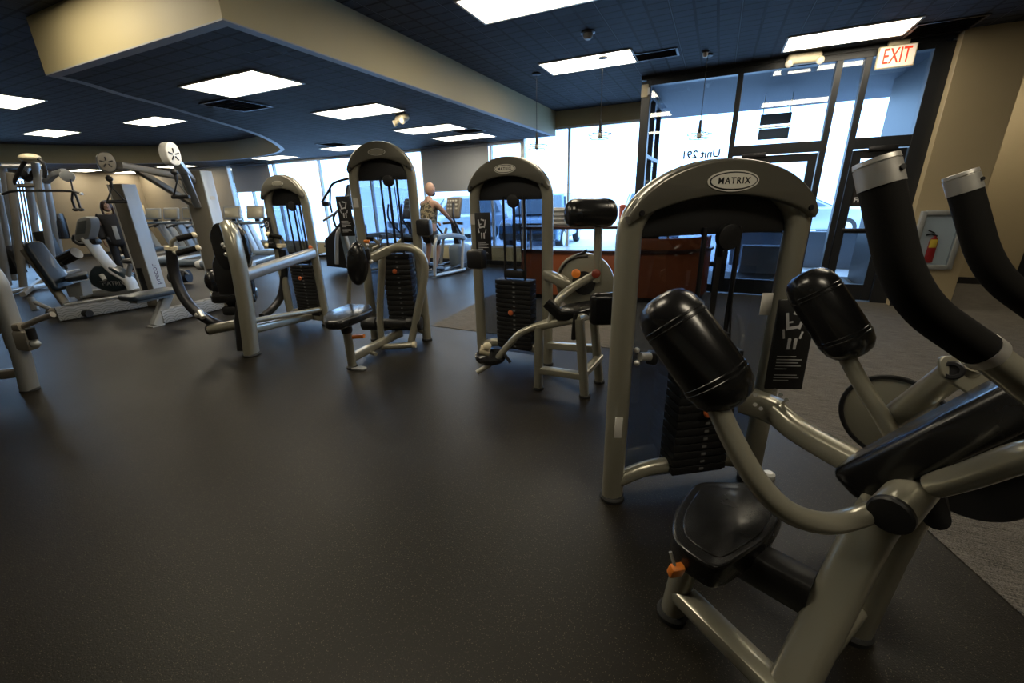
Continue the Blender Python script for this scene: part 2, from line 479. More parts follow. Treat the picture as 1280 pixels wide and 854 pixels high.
# far wall with its long run of glazing under the dropped ceiling and to the entrance post
fw = MB()
gx0, gx1, gx2, gx3 = -14.1, -3.94, -3.94, -1.2
sill = .40
setting('wall_corner', MB().box(((XL + gx0) / 2, YW + .1, ZM / 2), (gx0 - XL, .2, ZM), bev=0), DIMWALL)  # same dimmed colour as the left wall, standing in for weaker light
fw.box(((gx0 + gx1) / 2, YW + .1, sill / 2), (gx1 - gx0, .2, sill), bev=0)
fw.box(((gx0 + gx1) / 2, YW + .1, (ZS + ZM) / 2 - .01), (gx1 - gx0, .2, ZM - ZS + .02), bev=0)
fw.box(((gx2 + gx3) / 2, YW + .1, .15), (gx3 - gx2, .2, .30), bev=0)
fw.box(((gx2 + gx3) / 2, YW + .1, (2.86 + ZM) / 2), (gx3 - gx2, .2, ZM - 2.86), bev=0)
setting('wall_far', fw, SOFFIT)
framed_window(2, (gx0, sill), (gx1, ZS - .02), 'x', YW + .05, mull=(-13.1, -11.95, -10.1, -8.3, -6.6, -4.72), w=.05, material=ALU)
framed_window(3, (gx2, .30), (gx3, 2.86), 'x', YW + .05, mull=(-2.9,), w=.04, material=ALU)
# side glazing that closes the entrance recess on the left
framed_window(4, (YD + .08, .10), (YW + .02, 3.02), 'y', -1.17, mull=(8.2,), rails=((1.05, YD + .1, YW), (2.1, YD + .1, YW)), w=.06)

# grey blinds pulled half way down
def blind(x0, x1, z0, label):
    r = root('roller_blind', label, 'blind', ((x0 + x1) / 2, YW - .06, z0), group=None)
    MB().box(((x0 + x1) / 2, YW - .05, (z0 + ZS - .07) / 2), (x1 - x0, .012, ZS - .07 - z0), bev=.003).build('fabric', SHADE, r)
    MB().cyl((x0, YW - .05, ZS - .05), (x1, YW - .05, ZS - .05), .035).build('roller', SHADE, r)
    MB().box(((x0 + x1) / 2, YW - .05, z0 - .008), (x1 - x0, .022, .03), bev=.006).build('bottom_bar', GREYP, r)
blind(-6.55, -4.74, 1.72, 'wide grey roller blind half lowered above the bald man')
blind(-13.75, -12.05, 1.92, 'grey roller blind half lowered above the treadmills')

# entrance glazing: fixed light, left door leaf, narrow light, right door leaf
eg = MB()
X0, Xa, Xb, Xc, X1 = -1.15, .09, 1.19, 1.48, 2.17
zt = 3.08
eg.box((X0, YD, zt / 2), (.13, .14, zt), bev=.006)
for x, w in ((Xa, .07), (Xb, .07), (Xc, .07)): eg.box((x, YD, zt / 2), (w, .12, zt), bev=.005)
eg.box((X1 + .01, YD, zt / 2), (.2, .13, zt), bev=.005)
eg.box(((X0 + X1) / 2, YD, zt - .01), (X1 - X0, .124, .09), bev=.004)
eg.box(((Xa + Xb) / 2, YD, 2.06), (Xb - Xa, .118, .13), bev=.004)
eg.box(((Xc + X1) / 2, YD, 2.06), (X1 - Xc, .118, .13), bev=.004)
eg.box(((X0 + Xa) / 2, YD, .08), (Xa - X0, .118, .12), bev=.004)
eg.box(((Xb + Xc) / 2, YD, .08), (Xc - Xb, .118, .12), bev=.004)
eg.box(((X0 + Xa) / 2, YD, .45), (Xa - X0, .116, .07), bev=.004)
eg.box(((Xb + Xc) / 2, YD, .35), (Xc - Xb, .116, .05), bev=.004)
w5 = setting('window_5', eg, FRAME); XF[w5.name] = Matrix.Identity(4)
for a, b, z0, z1 in ((X0, Xa, .12, 3.03), (Xa, Xb, 2.12, 3.03), (Xb, Xc, .12, 3.03), (Xc, X1 - .06, 2.12, 3.03)):
    MB().box(((a + b) / 2, YD, (z0 + z1) / 2), (b - a - .04, .008, z1 - z0), bev=0).build('pane', GLASS, w5)
setting('wall_header', MB().box((.5, YD, (zt + .02 + ZM) / 2), (X1 - X0 + .13, .16, ZM - zt - .02), bev=0), FRAME)
def leaf(num, a, b, hinge):
    d = MB()
    st = .10
    a += .045; b -= .045
    d.box((a + st / 2, YD - .005, 1.0), (st, .055, 1.96), bev=.005); d.box((b - st / 2, YD - .005, 1.0), (st, .055, 1.96), bev=.005)
    d.box(((a + b) / 2, YD - .005, 1.93), (b - a - 2 * st, .055, .10), bev=.005)
    d.box(((a + b) / 2, YD - .005, .13), (b - a - 2 * st, .055, .22), bev=.005)
    d.box(((a + b) / 2, YD - .005, .96), (b - a - 2 * st, .05, .05), bev=.005)
    o = setting('door_%d' % num, d, FRAME); XF[o.name] = Matrix.Identity(4)
    MB().box(((a + b) / 2, YD - .005, 1.06), (b - a - 2 * st + .02, .008, 1.70), bev=0).build('pane', GLASS, o)
    MB().box(((a + b) / 2, YD - .055, .985), (b - a - .12, .03, .035), bev=.01).build('push_bar', DARKM, o)
    MB().box((a + .25 if hinge < 0 else b - .25, YD - .05, 1.99), (.30, .05, .06), bev=.01).build('door_closer', DARKM, o)
    return o
leaf(1, Xa, Xb, -1); leaf(2, Xc, X1 - .05, 1)

setting('wall_pier_outside', MB().box((2.252, 8.28, 1.56), (.014, 1.8, 3.1), bev=0), FRAME)
# right side: pier, back wall with dark door, baseboards
pier = MB().box((2.56, (YD + 9.2) / 2 - .1, ZM / 2), (.60, 9.2 - YD + .2, ZM), bev=.004)
setting('wall_pier', pier, TAN)
rb = MB()
rb.box(((2.8 + 4.35) / 2, 9.3, ZM / 2), (4.35 - 2.8, .2, ZM), bev=0); rb.box(((5.35 + XR) / 2, 9.3, ZM / 2), (XR - 5.35, .2, ZM), bev=0)
rb.box((4.85, 9.3, (2.1 + ZM) / 2), (1.0, .2, ZM - 2.1), bev=0)
setting('wall_back', rb, TAN)
dd = setting('door_3', MB().box((4.85, 9.28, 1.05), (.99, .06, 2.09), bev=.004), FRAME); XF[dd.name] = Matrix.Identity(4)
MB().cyl((4.47, 9.25, 1.0), (4.47, 9.19, 1.0), .018).sphere((4.47, 9.18, 1.0), .032).build('door_handle', CHROME, dd)
setting('baseboard_pier', MB().box((2.56, YD - .206, .055), (.602, .012, .11), bev=.003), BASEB)
setting('baseboard_pier_side', MB().box((2.866, 8.14, .055), (.012, 1.9, .11), bev=.003), BASEB)
setting('baseboard_back', MB().box((3.6, 9.194, .055), (1.45, .012, .11), bev=.003), BASEB)
setting('baseboard_left', MB().box((XL + .006, 2, .05), (.012, 13.9, .10), bev=.003), BASEB)
setting('baseboard_far', MB().box(((XL + gx3) / 2, YW - .006, .05), (gx3 - XL - .05, .012, .10), bev=.003), BASEB)

# ------------------------------------------------------------------ outside
SNOW = mat('pale_snowy_pavement', (.80, .83, .88), .8, vary=.06, vscale=.6)
CANOPY = mat('canopy_soffit_paint', (.035, .045, .065), .7)
OUTW = mat('outdoor_low_wall', (.16, .19, .24), .8, bump=.2, bscale=40)
HILL = mat('hazed_hill', (.78, .83, .90), .95, vary=.25, vscale=.05)  # haze and outdoor glare whitened into the hill colour
setting('ground_outside', MB().box((-3, 70, -.12), (260, 122, .1), bev=0).box((-75, 2, -.12), (111, 16, .1), bev=0), SNOW)
setting('ceiling_canopy', MB().box((1.0, 8.55, 3.16), (4.2, 2.36, .16), bev=0).box((.9, 10.4, 3.22), (40, 1.3, .2), bev=0), CANOPY)
setting('wall_outside', MB().box((2.9, 11.0, .28), (5.0, .3, .8), bev=.01).box((1.0, 9.6, .2), (.9, .3, .62), bev=.01), OUTW)
setting('column_outside', MB().box((3.05, 10.3, 1.5), (.22, .22, 3.24), bev=.01).box((2.62, 10.3, 1.5), (.16, .22, 3.24), bev=.01), CANOPY)
hv = []; hf = []
hs = random.Random(3)
prof = [(x, 3 + 4.5 * max(0, math.sin(x * .031 + 1.1)) + 2.5 * max(0, math.sin(x * .011 + 2)) + hs.random()) for x in range(-330, 200, 6)]
for i, (x, h) in enumerate(prof): hv += [(x, 150, -.2), (x, 156, h), (x, 190, h * 1.2), (x, 220, -.2)]
for i in range(len(prof) - 1):
    a = i * 4; b = a + 4
    hf += [(a, b, b + 1, a + 1), (a + 1, b + 1, b + 2, a + 2), (a + 2, b + 2, b + 3, a + 3)]
setting('hills', MB().raw(hv, hf), HILL)

W = bpy.data.worlds.new('overcast_sky'); SC.world = W; W.use_nodes = True
bg = W.node_tree.nodes['Background']
bg.inputs[0].default_value = (.40, .66, 1.0, 1)
bg.inputs[1].default_value = 6.0
SC.view_settings.view_transform = 'Standard'; SC.view_settings.look = 'None'; SC.view_settings.gamma = 1
SC.view_settings.use_curve_mapping = False
SC.view_settings.exposure = 0.0

# ------------------------------------------------------------------ ceiling fittings
def panel(cx, cy, z, label, sx=1.17, sy=.57):
    r = root('ceiling_light', label, 'ceiling light', (cx, cy, z), group='flat panel ceiling lights')
    f = MB()
    for s in (-1, 1):
        f.box((cx + s * sx / 2, cy, z - .006), (.025, sy + .025, .012), bev=.003); f.box((cx, cy + s * sy / 2, z - .006), (sx - .025, .025, .012), bev=.003)
    f.build('frame', WHITE, r)
    MB().box((cx, cy, z - .004), (sx - .02, sy - .02, .006), bev=0).build('diffuser', LAMP, r)
E=1
pL = [
 (676, 76.9, 692.4, 90.9, 793.9, 79.2, 784.5, 63.3, ZM, 'long flat ceiling light above the window post, by the hanging pendants'),
 (990.6, 40, 982.1, 60.7, 1120.9, 48.6, 1146.1, 24.6, ZM, 'flat ceiling light just above the red exit sign'),
 (228.6, 108, 288.6, 120.9, 375.3, 103.4, 317.2, 86.3, ZS, 'largest flat light of the dropped ceiling, under the gold face'),
 (391.7, 141.6, 428, 148, 503.8, 137.5, 471.7, 128.5, ZS, 'flat dropped-ceiling light before the twin-lamp emergency fitting'),
 (492.5, 162.1, 513.6, 167.5, 582, 160.5, 562.8, 153.9, ZS, 'flat ceiling light just behind the twin-lamp emergency fitting'),
 (539.8, 172.2, 558.1, 176.4, 619.5, 170.3, 603.8, 165.6, ZS, 'flat ceiling light nearest the grey roller blind above the man'),
 (401.6, 185.5, 422.2, 189.1, 469.5, 183.4, 448, 180.2, ZS, 'small flat ceiling light over the stair climber'),
 (294.9, 198.8, 321.9, 200.6, 354.7, 196, 328.9, 193.8, ZS, 'small flat ceiling light beyond the tip of the curved soffit'),
 (156, 153.7, 191.3, 158, 230.3, 150.3, 195, 144.7, ZM, 'flat light in the raised bay, nearest the curved fascia tip'),
 (30.4, 167.6, 69.4, 171.5, 99, 164.8, 58.1, 160.1, ZM, 'flat light in the raised bay, furthest along the curved fascia'),
 (-32, 127, 7.1, 136.8, 44, 124.6, 5, 117, ZM, 'flat light cut by the picture edge in the raised bay'),
 (141.6, 215.9, 159.4, 217.8, 181, 215.4, 163.1, 212.8, ZS, 'thin sliver of light behind the long cable arm'),
]
for *q, z, lab in pL:
    c = sum((F(q[i], q[i + 1], z) for i in (0, 2, 4, 6)), Vec()) / 4
    if 'curved soffit' in lab: c += Vec((.35, .18, 0))
    panel(max(c.x, XL + .7), c.y, z, lab)
panel(-18.4, 7.2, ZS, 'thin sliver of light beside the round pulley head of the cable arm')
q = F(211, 207.5, ZS); panel(q.x, q.y + .2, ZS, 'thin sliver of light behind the white swing arm')
panel(-1.70, 4.08, ZM, 'flat ceiling light cut off by the top of the picture')
panel(3.42, 8.2, ZM, 'flat ceiling light past the tan pier, cut by the picture edge')
for x, y, lab in ((-4.6, 1.62, 'flat ceiling light facing the gold soffit end'), (1.15, 3.9, 'flat ceiling light over the entrance walkway'),
                  (-1.7, 1.2, 'flat ceiling light over the viewer'), (1.3, .6, 'flat ceiling light over the crunch machine'), (-12, -.5, 'flat ceiling light near the far side wall')):
    panel(x, y, ZM, lab)

def vent(p, sx, sy, label, z):
    r = root('air_vent', label, 'air vent', p)
    f = MB()
    for s in (-1, 1):
        f.box((p.x + s * sx / 2, p.y, z - .006), (.03, sy + .03, .012)); f.box((p.x, p.y + s * sy / 2, z - .006), (sx - .03, .03, .012))
    f.build('frame', DARKM, r)
    s_ = MB()
    for k in range(7):
        s_.box((p.x, p.y - sy / 2 + sy * (k + 1) / 8, z - .008), (sx - .03, .028, .004), Matrix.Rotation(.6, 3, 'X'), bev=.001)
    s_.build('louvres', BLACK, r)
vent(F(820, 68, ZM), .5, .3, 'dark air vent in the ceiling beside the window-post light', ZM)
vent(F(296, 131, ZS), .55, .55, 'dark square air vent beside the largest dropped-ceiling light', ZS)
vent(F(418, 180, ZS), .55, .5, 'dark air vent just before the stair climber light', ZS)
vent(F(585, 163, ZS), .5, .4, 'dark air vent between the two lights near the blind', ZS)
vent(F(1178, 34, ZM), .55, .5, 'dark air vent in the ceiling past the exit sign light', ZM)

def emergency(p, label, rz, w=.32):
    p = p - Vec((0, 0, .0005))
    r = root('emergency_light', label, 'emergency light', p, rz)
    b = MB(); b.box((0, 0, -.05), (w, .12, .13 if w > .35 else .10), bev=.045, seg=4); b.build('body', CREAM, r, world=False)
    for s in (-1, 1):
        h = MB(); ax = Vec((s * .35, -1, -.45)).normalized()
        h.lathe(Vec((s * w * .40, -.02, -.085)), ax, [(0, .02), (.005, .036), (.05, .046), (.062, .044), (.064, .0)])
        h.build('lamp_head', CREAM, r, world=False)
        g = MB(); g.lathe(Vec((s * w * .40, -.02, -.085)) + ax * .058, ax, [(0, .038), (.008, .034), (.012, .0)]); g.build('lens', WHITE, r, world=False, label='pale lens')
emergency(onY(1006, 67, 7.16), 'cream twin-lamp emergency light on the ceiling above the glass doors', .1, .38)
emergency(F(502, 143, ZS), 'cream twin-lamp emergency light on the dropped ceiling', -.45, .30)

# exit sign
pe = onY(1119.5, 71, YD - .12)
r = root('exit_sign', 'lit white exit sign with red letters above the glass doors', 'exit sign', pe)
EXITF = mat('exit_sign_face', (.9, .82, .68), .4, emit=(1, .80, .58), estr=.55)
EXITR = mat('exit_sign_red', (.8, .04, .02), .4, emit=(1, .06, .02), estr=.7)
MB().box(pe, (.36, .06, .235), bev=.008).build('housing', CREAM, r)
MB().box(pe + Vec((0, -.0315, 0)), (.335, .004, .21), bev=.001).build('face', EXITF, r)
text_mesh('lettering', 'EXIT', .225, EXITR, r, pe + Vec((0, -.0345, 0)), (1, 0, 0), (0, 0, 1), bold=.002, spacing=1.0, xs=.58)
MB().box(pe + Vec((0, 0, .15)), (.20, .06, .07), bev=.01).build('canopy_mount', CREAM, r)

# alarm box on the window post
p = onY(806, 114, YD - .075)
r = root('alarm_strobe', 'small cream alarm box high on the dark window post', 'alarm box', p)
MB().box(p, (.10, .045, .17), bev=.01).build('box', CREAM, r)
MB().box(p + Vec((.058, -.01, -.01)), (.03, .03, .10), bev=.008).build('strobe_lens', WHITE, r)

# smoke detector and sprinkler heads
for px, py, z, lab, big in ((735, 40, ZM, 'round dome smoke detector on the ceiling before the window-post light', 1),
                            (882, 64, ZM, 'small round sprinkler plate above the entrance glass', 0)):
    p = F(px, py, z) + Vec((0, 0, .003))
    nm = 'smoke_detector' if big else 'sprinkler_head'
    r = root(nm, lab, 'smoke detector' if big else 'sprinkler', p)
    k = 1.0 if big else .6
    MB().lathe(p, (0, 0, -1), [(0, .075 * k), (.012, .078 * k), (.02, .06 * k)]).build('plate', DARKM, r)
    MB().lathe(p + Vec((0, 0, -.02)), (0, 0, -1), [(0, .055 * k), (.03, .05 * k), (.05, .03 * k), (.055, 0)]).build('dome', GREYP if big else CHROME, r)

# pendant lamps: cord, socket and a cage of two wire rings
def pendant(px, py, Y, label):
    p = onY(px, py, Y)
    r = root('pendant_lamp', label, 'pendant lamp', p, group='wire ring pendant lamps')
    MB().lathe(Vec((p.x, p.y, ZM)), (0, 0, -1), [(0, .06), (.02, .06), (.03, .02)]).build('ceiling_rose', BLACK, r)
    MB().cyl(p + Vec((0, 0, .16)), (p.x, p.y, ZM - .02), .004, seg=8).build('cord', BLACK, r)
    MB().cyl(p + Vec((0, 0, .02)), p + Vec((0, 0, .17)), .022, .016).build('socket', BLACK, r)
    MB().sphere(p + Vec((0, 0, -.015)), .034, (1, 1, 1.2)).build('bulb', WHITE, r)
    for dz, rr in ((.0, .15), (-.05, .12)):
        w = MB(); pts = [p + Vec((rr * math.cos(a), rr * math.sin(a), dz)) for a in [k * PI / 16 for k in range(33)]]
        w.tube(pts, .004, seg=6); w.build('wire_ring', DARKM, r)
    w = MB()
    for k in range(4):
        a = k * PI / 2 + .4
        w.tube([p + Vec((0, 0, .05)), p + Vec((.15 * math.cos(a), .15 * math.sin(a), 0)), p + Vec((.12 * math.cos(a), .12 * math.sin(a), -.05))], .003, seg=6)
    w.build('wire_spokes', DARKM, r)
pendant(671, 182, 6.25, 'wire pendant lamp hanging near the soffit end')
pendant(750, 168, 6.0, 'wire pendant lamp hanging before the bright window by the post')
pendant(874, 168, 6.6, 'wire pendant lamp hanging before the entrance glass')

# door stickers and writing on the glass
def sticker(x, z, label):
    c = Vec((x, YD - .013, z))
    r = root('door_sticker', label, 'sticker', c, group='square door stickers')
    MB().box(c, (.36, .003, .36), bev=0).build('square', mat('sticker_black', (.022, .017, .017), .5), r)
    text_mesh('lettering', 'B3', .23, PRINT, r, c + Vec((0, -.0025, .06)), (1, 0, 0), (0, 0, 1), bold=.012)
    text_mesh('lettering', 'FITNESS', .085, PRINT, r, c + Vec((0, -.0025, -.095)), (1, 0, 0), (0, 0, 1), bold=.003)
sticker(.66, 1.50, 'square black logo sticker on the glass door beside the badge tower')
sticker(1.80, 1.46, 'square black logo sticker on the glass door by the pier')
w = text_mesh('unit_lettering', 'Unit 291', .15, mat('grey_vinyl_letters', (.10, .11, .13), .6), None, Vec((-.31, YD + .012, 2.05)), (-1, 0, 0), (0, 0, 1), bold=.004)
tag(w, 'small reversed unit number lettering on the big entrance pane', 'lettering')

# small two-block sign hung under the canopy outside
p = onY(968, 158, 9.2)
r = root('hanging_sign', 'small grey two-block sign hanging outside above the left door', 'sign', p)
for dz in (.115, -.115): MB().box(p + Vec((0, 0, dz)), (.46, .03, .17), bev=.003).build('grey_block', GREYP, r)
f = MB().box(p + Vec((0, 0, 0)), (.48, .02, .04), bev=.002)
for s in (-.2, .2): f.tube([p + Vec((s, 0, -.1)), (p.x + s, p.y, 3.09)], .008, seg=6)
f.build('hanger', WHITE, r)

# fire extinguisher cabinet on the pier
YP = YD - .205
p = onY(1169, 300, YP)
r = root('extinguisher_cabinet', 'grey framed fire extinguisher cabinet on the tan pier', 'cabinet', p)
w_, h_ = .42, .70
MB().box(p + Vec((0, .0, 0)), (w_ - .04, .01, h_ - .04), bev=.002).build('back_box', WHITE, r)
f = MB()
for s in (-1, 1):
    f.box(p + Vec((s * (w_ / 2 - .02), -.03, 0)), (.055, .07, h_), bev=.008); f.box(p + Vec((0, -.03, s * (h_ / 2 - .02))), (w_ - .08, .07, .055), bev=.008)
f.build('door_frame', GREYP, r)
MB().box(p + Vec((0, -.05, 0)), (w_ - .1, .005, h_ - .1), bev=0).build('pane', GLASS, r)
q = p + Vec((-.02, -.028, -.08))
e = root('fire_extinguisher', 'red fire extinguisher with yellow tag inside the wall cabinet', 'fire extinguisher', q + Vec((0, 0, -.2)))
RED = mat('extinguisher_red', (.45, .015, .015), .3, coat=.3)
MB().lathe(q + Vec((0, 0, -.2)), (0, 0, 1), [(0, .03), (.006, .044), (.27, .044), (.30, .03), (.32, .016), (.34, .016)], flat=.4, u=(1, 0, 0)).build('cylinder', RED, e)
MB().tube([q + Vec((.02, 0, .13)), q + Vec((-.04, -.003, .155)), q + Vec((-.09, -.003, .14))], .010, .006).tube([q + Vec((-.01, 0, .165)), q + Vec((-.08, -.003, .20))], .007, .005).build('lever', BLACK, e)
MB().box(q + Vec((-.005, -.02, .04)), (.07, .004, .10), rotz(0), bev=.001).build('inspection_tag', mat('yellow_tag', (.75, .5, .05), .5), e)
# ------------------------------------------------------------------ selectorised strength machines
def placard(r, c, w, h, rot, thick=.014, bracket=None):
    """black instruction board with pale line figures; rot = 3x3 whose columns are across, out, up"""
    b = MB(); b.box(c, (w, thick, h), rot, bev=.006); o = b.build('placard', BLACK, r)
    X, Y, Z = rot.col[0], rot.col[1], rot.col[2]
    f = c - Y * (thick / 2 + .0008)
    p = MB()
    def ln(x, z, lw, lh, a=0): p.box(f + X * (x * w) + Z * (z * h), (lw * w, .0016, lh * h), rot @ Matrix.Rotation(a, 3, 'Y'), bev=0)
    for (x, z, lw, lh) in ((-.22, .28, .07, .16), (-.05, .20, .34, .03), (.16, .27, .07, .17), (.02, .35, .22, .03), (-.12, .26, .10, .02), (.2, .12, .05, .08), (-.26, .13, .05, .10)):
        ln(x, z, lw, lh, .25 if x > 0 else -.2)
    for x in (-.08, .08):
        ln(x, .03, .08, .05); ln(x - .02, -.015, .03, .05); ln(x + .02, -.015, .03, .05)
        p.sphere(f + X * (x * w) + Z * (.068 * h), .02 * h, (1, .1, 1), rot, seg=8)
    for k, l in enumerate((.5, .66, .58, .66, .3)): ln(-.33 + l / 2, -.12 - .035 * k, l, .010)
    for k, l in enumerate((.6, .66, .4)): ln(-.33 + l / 2, -.33 - .03 * k, l, .008)
    p.build('print', PRINT, o)
    if bracket is not None:
        MB().tube([c, bracket], .014).build('placard_bracket', BLACK, r)
    return o

def tower(r, W, Hs, H, stack=(0, .34, .95), badge=True, ra=.055, rb=.042, strips=False, shield=True, cross=True, pin=.52, pulley=True, gold=False):
    """arched weight tower in the root's own frame: x across, -y towards the user side, z up"""
    lx, w2 = None, W / 2
    pts = [Vec((-w2, 0, .0)), Vec((-w2, 0, Hs))]
    for k in range(1, 20):
        a = PI - PI * k / 20
        pts.append(Vec((w2 * math.cos(a), 0, Hs + (H - Hs - ra * .8) * math.sin(a))))
    pts += [Vec((w2, 0, Hs)), Vec((w2, 0, 0))]
    MB().tube(pts, ra, rb, seg=18, side=(1, 0, 0)).build('arch_frame', STEEL, r, world=False)
    # shroud: between the arch's outer line and a shallow arc
    Hh = H - Hs
    oa, ob = w2 + ra * .94, Hh + ra * .1
    a0 = .28
    outer = [Vec((oa * math.cos(a), 0, Hs + ob * math.sin(a))) for a in [a0 + (PI - 2 * a0) * k / 24 for k in range(25)]]
    zl = outer[0].z - Hs
    lower = [Vec((x * (oa * math.cos(a0) - .01), 0, Hs + zl - .03 + (Hh * .36) * (1 - x * x) ** .9)) for x in [-1 + 2 * k / 16 for k in range(17)]]
    poly = [p + Vec((0, -rb - .03, 0)) for p in outer + lower]
    sh = MB().prism(poly, (0, .062, 0), .012).build('shroud', SHROUD, r, world=False)
    for s in (-1, 1):
        MB().cyl((s * (oa * math.cos(a0) - .05), -rb - .036, Hs + zl + .012), (s * (oa * math.cos(a0) - .05), -rb - .028, Hs + zl + .012), .011, seg=12).build('bolt', DARKM, sh, world=False)
    zb = Hs + Hh * .72
    yb = -rb - .031
    bw = .085 * W / .7
    e = MB(); e.prism([Vec((bw * 1.18 * math.cos(a), yb, zb + bw * .42 * math.sin(a))) for a in [2 * PI * k / 32 for k in range(32)]], (0, -.003, 0)); e.build('badge_rim', BADGE, sh, world=False)
    e = MB(); e.prism([Vec((bw * 1.10 * math.cos(a), yb - .002, zb + bw * .36 * math.sin(a))) for a in [2 * PI * k / 32 for k in range(32)]], (0, -.0025, 0)); e.build('badge_ring', BLACK, sh, world=False)
    e = MB(); e.prism([Vec((bw * 1.04 * math.cos(a), yb - .004, zb + bw * .31 * math.sin(a))) for a in [2 * PI * k / 32 for k in range(32)]], (0, -.0022, 0)); e.build('badge', BADGE if badge else STEEL, sh, world=False)
    if badge: text_mesh('badge_lettering', 'MATRIX', bw * .36, BLACK, sh, (0, yb - .0068, zb), (1, 0, 0), (0, 0, 1), world=False, spacing=1.2, bold=.0004)
    # dark underside plate carrying the top pulley
    hp = [Vec(((w2 - ra * .6) * math.cos(a), .012, Hs - .01 + (Hh - ra) * math.sin(a))) for a in [PI * k / 20 for k in range(21)]]
    MB().prism(hp, (0, .03, 0), .004).build('head_plate', BLACK, r, world=False)
    x0, sw, st = stack
    if pulley:
        MB().cyl((x0 + .01, -.045, Hs - .02), (x0 + .01, -.015, Hs - .02), .055, seg=24, bev=.004).build('pulley', BLACK, r, world=False)
    for s in (-1, 1):
        MB().cyl((x0 + s * sw * .28, .0, .12), (x0 + s * sw * .28, .0, Hs + .02), .011, seg=12).build('guide_rod', DARKM, r, world=False)
    MB().box((x0, 0, (st + Hs) / 2), (.028, .006, Hs - st - .04), bev=.001).build('belt', BLACK, r, world=False)
    MB().tube([(x0 + .06, -.02, Hs - .02), (x0 + .08, -.02, 1.0), (x0 + .15, -.03, .35)], .005, seg=8).build('cable', BLACK, r, world=False)
    # plates
    n = 15; ph = (st - .14) / n
    mb = MB()
    for k in range(n): mb.box((x0, 0, .14 + ph * (k + .5)), (sw, .13, ph * .86), bev=.004)
    mb.box((x0, 0, (st + .1) / 2), (sw * .93, .11, st - .16), bev=0)
    ws = mb.build('weight_stack', BLACK, r, world=False)
    mb = MB()
    for k in range(n): mb.box((x0 + .012, -.0665, .14 + ph * (k + .5)), (.022, .003, .012), bev=0)
    mb.build('plate_numbers', mat('grey_print', (.16, .16, .16), .6), ws, world=False)
    MB().box((x0, 0, st + .05), (sw * .55, .09, .07), bev=.012).build('stack_head', BLACK, r, world=False)
    MB().lathe((x0 - .01, -.062, pin), (0, -1, 0), [(0, .008), (.018, .008), (.02, .022), (.034, .026), (.04, .02), (.042, .0)]).build('selector_pin', ORANGE2, r, world=False, label='orange selector pin')
    # side trays, bottom tube, shield, feet
    if cross:
        MB().tube([(-w2, 0, .10), (-w2 * .55, 0, .155), (0, 0, .16), (w2 * .55, 0, .155), (w2, 0, .10)], .042, .038, seg=14, smooth=True).build('cross_tube', STEEL, r, world=False)
    if shield:
        yb2 = rb + .02
        sp = [Vec((-w2 - .01, yb2, .05)), Vec((w2 + .01, yb2, .05)), Vec((w2 + .01, yb2, Hs))] + [Vec((w2 * math.cos(a), yb2, Hs + Hh * .7 * math.sin(a))) for a in [PI * k / 12 for k in range(1, 12)]] + [Vec((-w2 - .01, yb2, Hs))]
        MB().prism(sp, (0, .006, 0)).build('rear_shield', TINT, r, world=False, label='smoked clear rear shield')
    for s in (-1, 1):
        MB().lathe((s * w2, 0, 0), (0, 0, 1), [(0, ra + .006), (.018, ra + .008), (.026, ra + .002)]).build('foot', RUBBER, r, world=False)

def towerframe(L, R):
    L = Vec(L); R = Vec(R)
    return (L + R) / 2, math.atan2(R.y - L.y, R.x - L.x), (R - L).length

# ---------- the near crunch machine
TL, TR = F(765, 622), F(936, 598)
mid, rz, WW = towerframe(TL, TR)
m1 = root('crunch_machine', 'big strength machine with badge tower, two thick roller pads and foam handles', 'gym machine', mid, rz)
tower(m1, WW, 1.34, 1.625, stack=(.035, .30, .80), pin=.50)
PV = XF[m1.name]
# placard outside the upright nearest the chair
c = D(988, 432, 1.80)
xa = (D(1012, 400, 1.80) - D(962, 400, 1.80)).normalized(); up = (D(996, 372, 1.75) - D(977, 480, 1.84)).normalized()
ya = up.cross(xa).normalized(); ya = -ya if ya.dot(FWD) < 0 else ya
xa = ya.cross(up); xa = xa if xa.dot(RIGHT) > 0 else -xa
placard(m1, c, .165, .40, Matrix((xa, ya, up)).transposed())
MB().box(D(958, 380, 1.70), (.045, .004, .09), Matrix((xa, ya, up)).transposed(), bev=.001).build('paper_label', PAPER, m1)
MB().box(D(773, 535, 1.93), (.035, .004, .10), Matrix((xa, ya, up)).transposed(), bev=.001).build('warning_label', PAPER, m1)
mb = MB()
for k in range(2): mb.sphere(D(796, 438 + 16 * k, 1.9), .014, seg=10)
mb.cyl(D(800, 446, 1.9), D(812, 446, 1.92), .02)
mb.build('latch', CHROME, m1)
MB().box(D(815, 447, 1.95), (.05, .05, .06), bev=.01).build('latch_block', BLACK, m1)

# lateral and fore-aft directions of its chair
RN, RF = D(869, 440, 1.10), D(1037, 391, 1.52)
LAT = (RF - RN); LAT.z = 0; LAT.normalize()
AFT = Vec((LAT.y, -LAT.x, 0))          # towards the backrest
def roller(r, a, b, rad, nm='roller_pad'):
    ax = b - a; L = ax.length
    o = MB().lathe(a, ax, [(0, .0), (.004, rad * .45), (.016, rad * .72), (.040, rad * .92), (.07, rad), (L * .5, rad * 1.01), (L - .07, rad), (L - .04, rad * .92), (L - .016, rad * .72), (L - .004, rad * .45), (L, 0)], seg=32).build(nm, VINYL, r)
    n = ax.normalized()
    for t in (.23, .27, .74, .78):
        MB().lathe(a + ax * t - n * .004, ax, [(0, rad * .995), (.002, rad * 1.02), (.006, rad * 1.02), (.008, rad * .995)], seg=32).build('seam', VINYL, o)
    return o
roller(m1, D(821, 371, 1.13), D(918, 508, 1.07), .086)
roller(m1, D(1003, 341, 1.55), D(1071, 446, 1.50), .086)
piv = D(1112, 645, 1.04)
piv2 = piv + LAT * .62
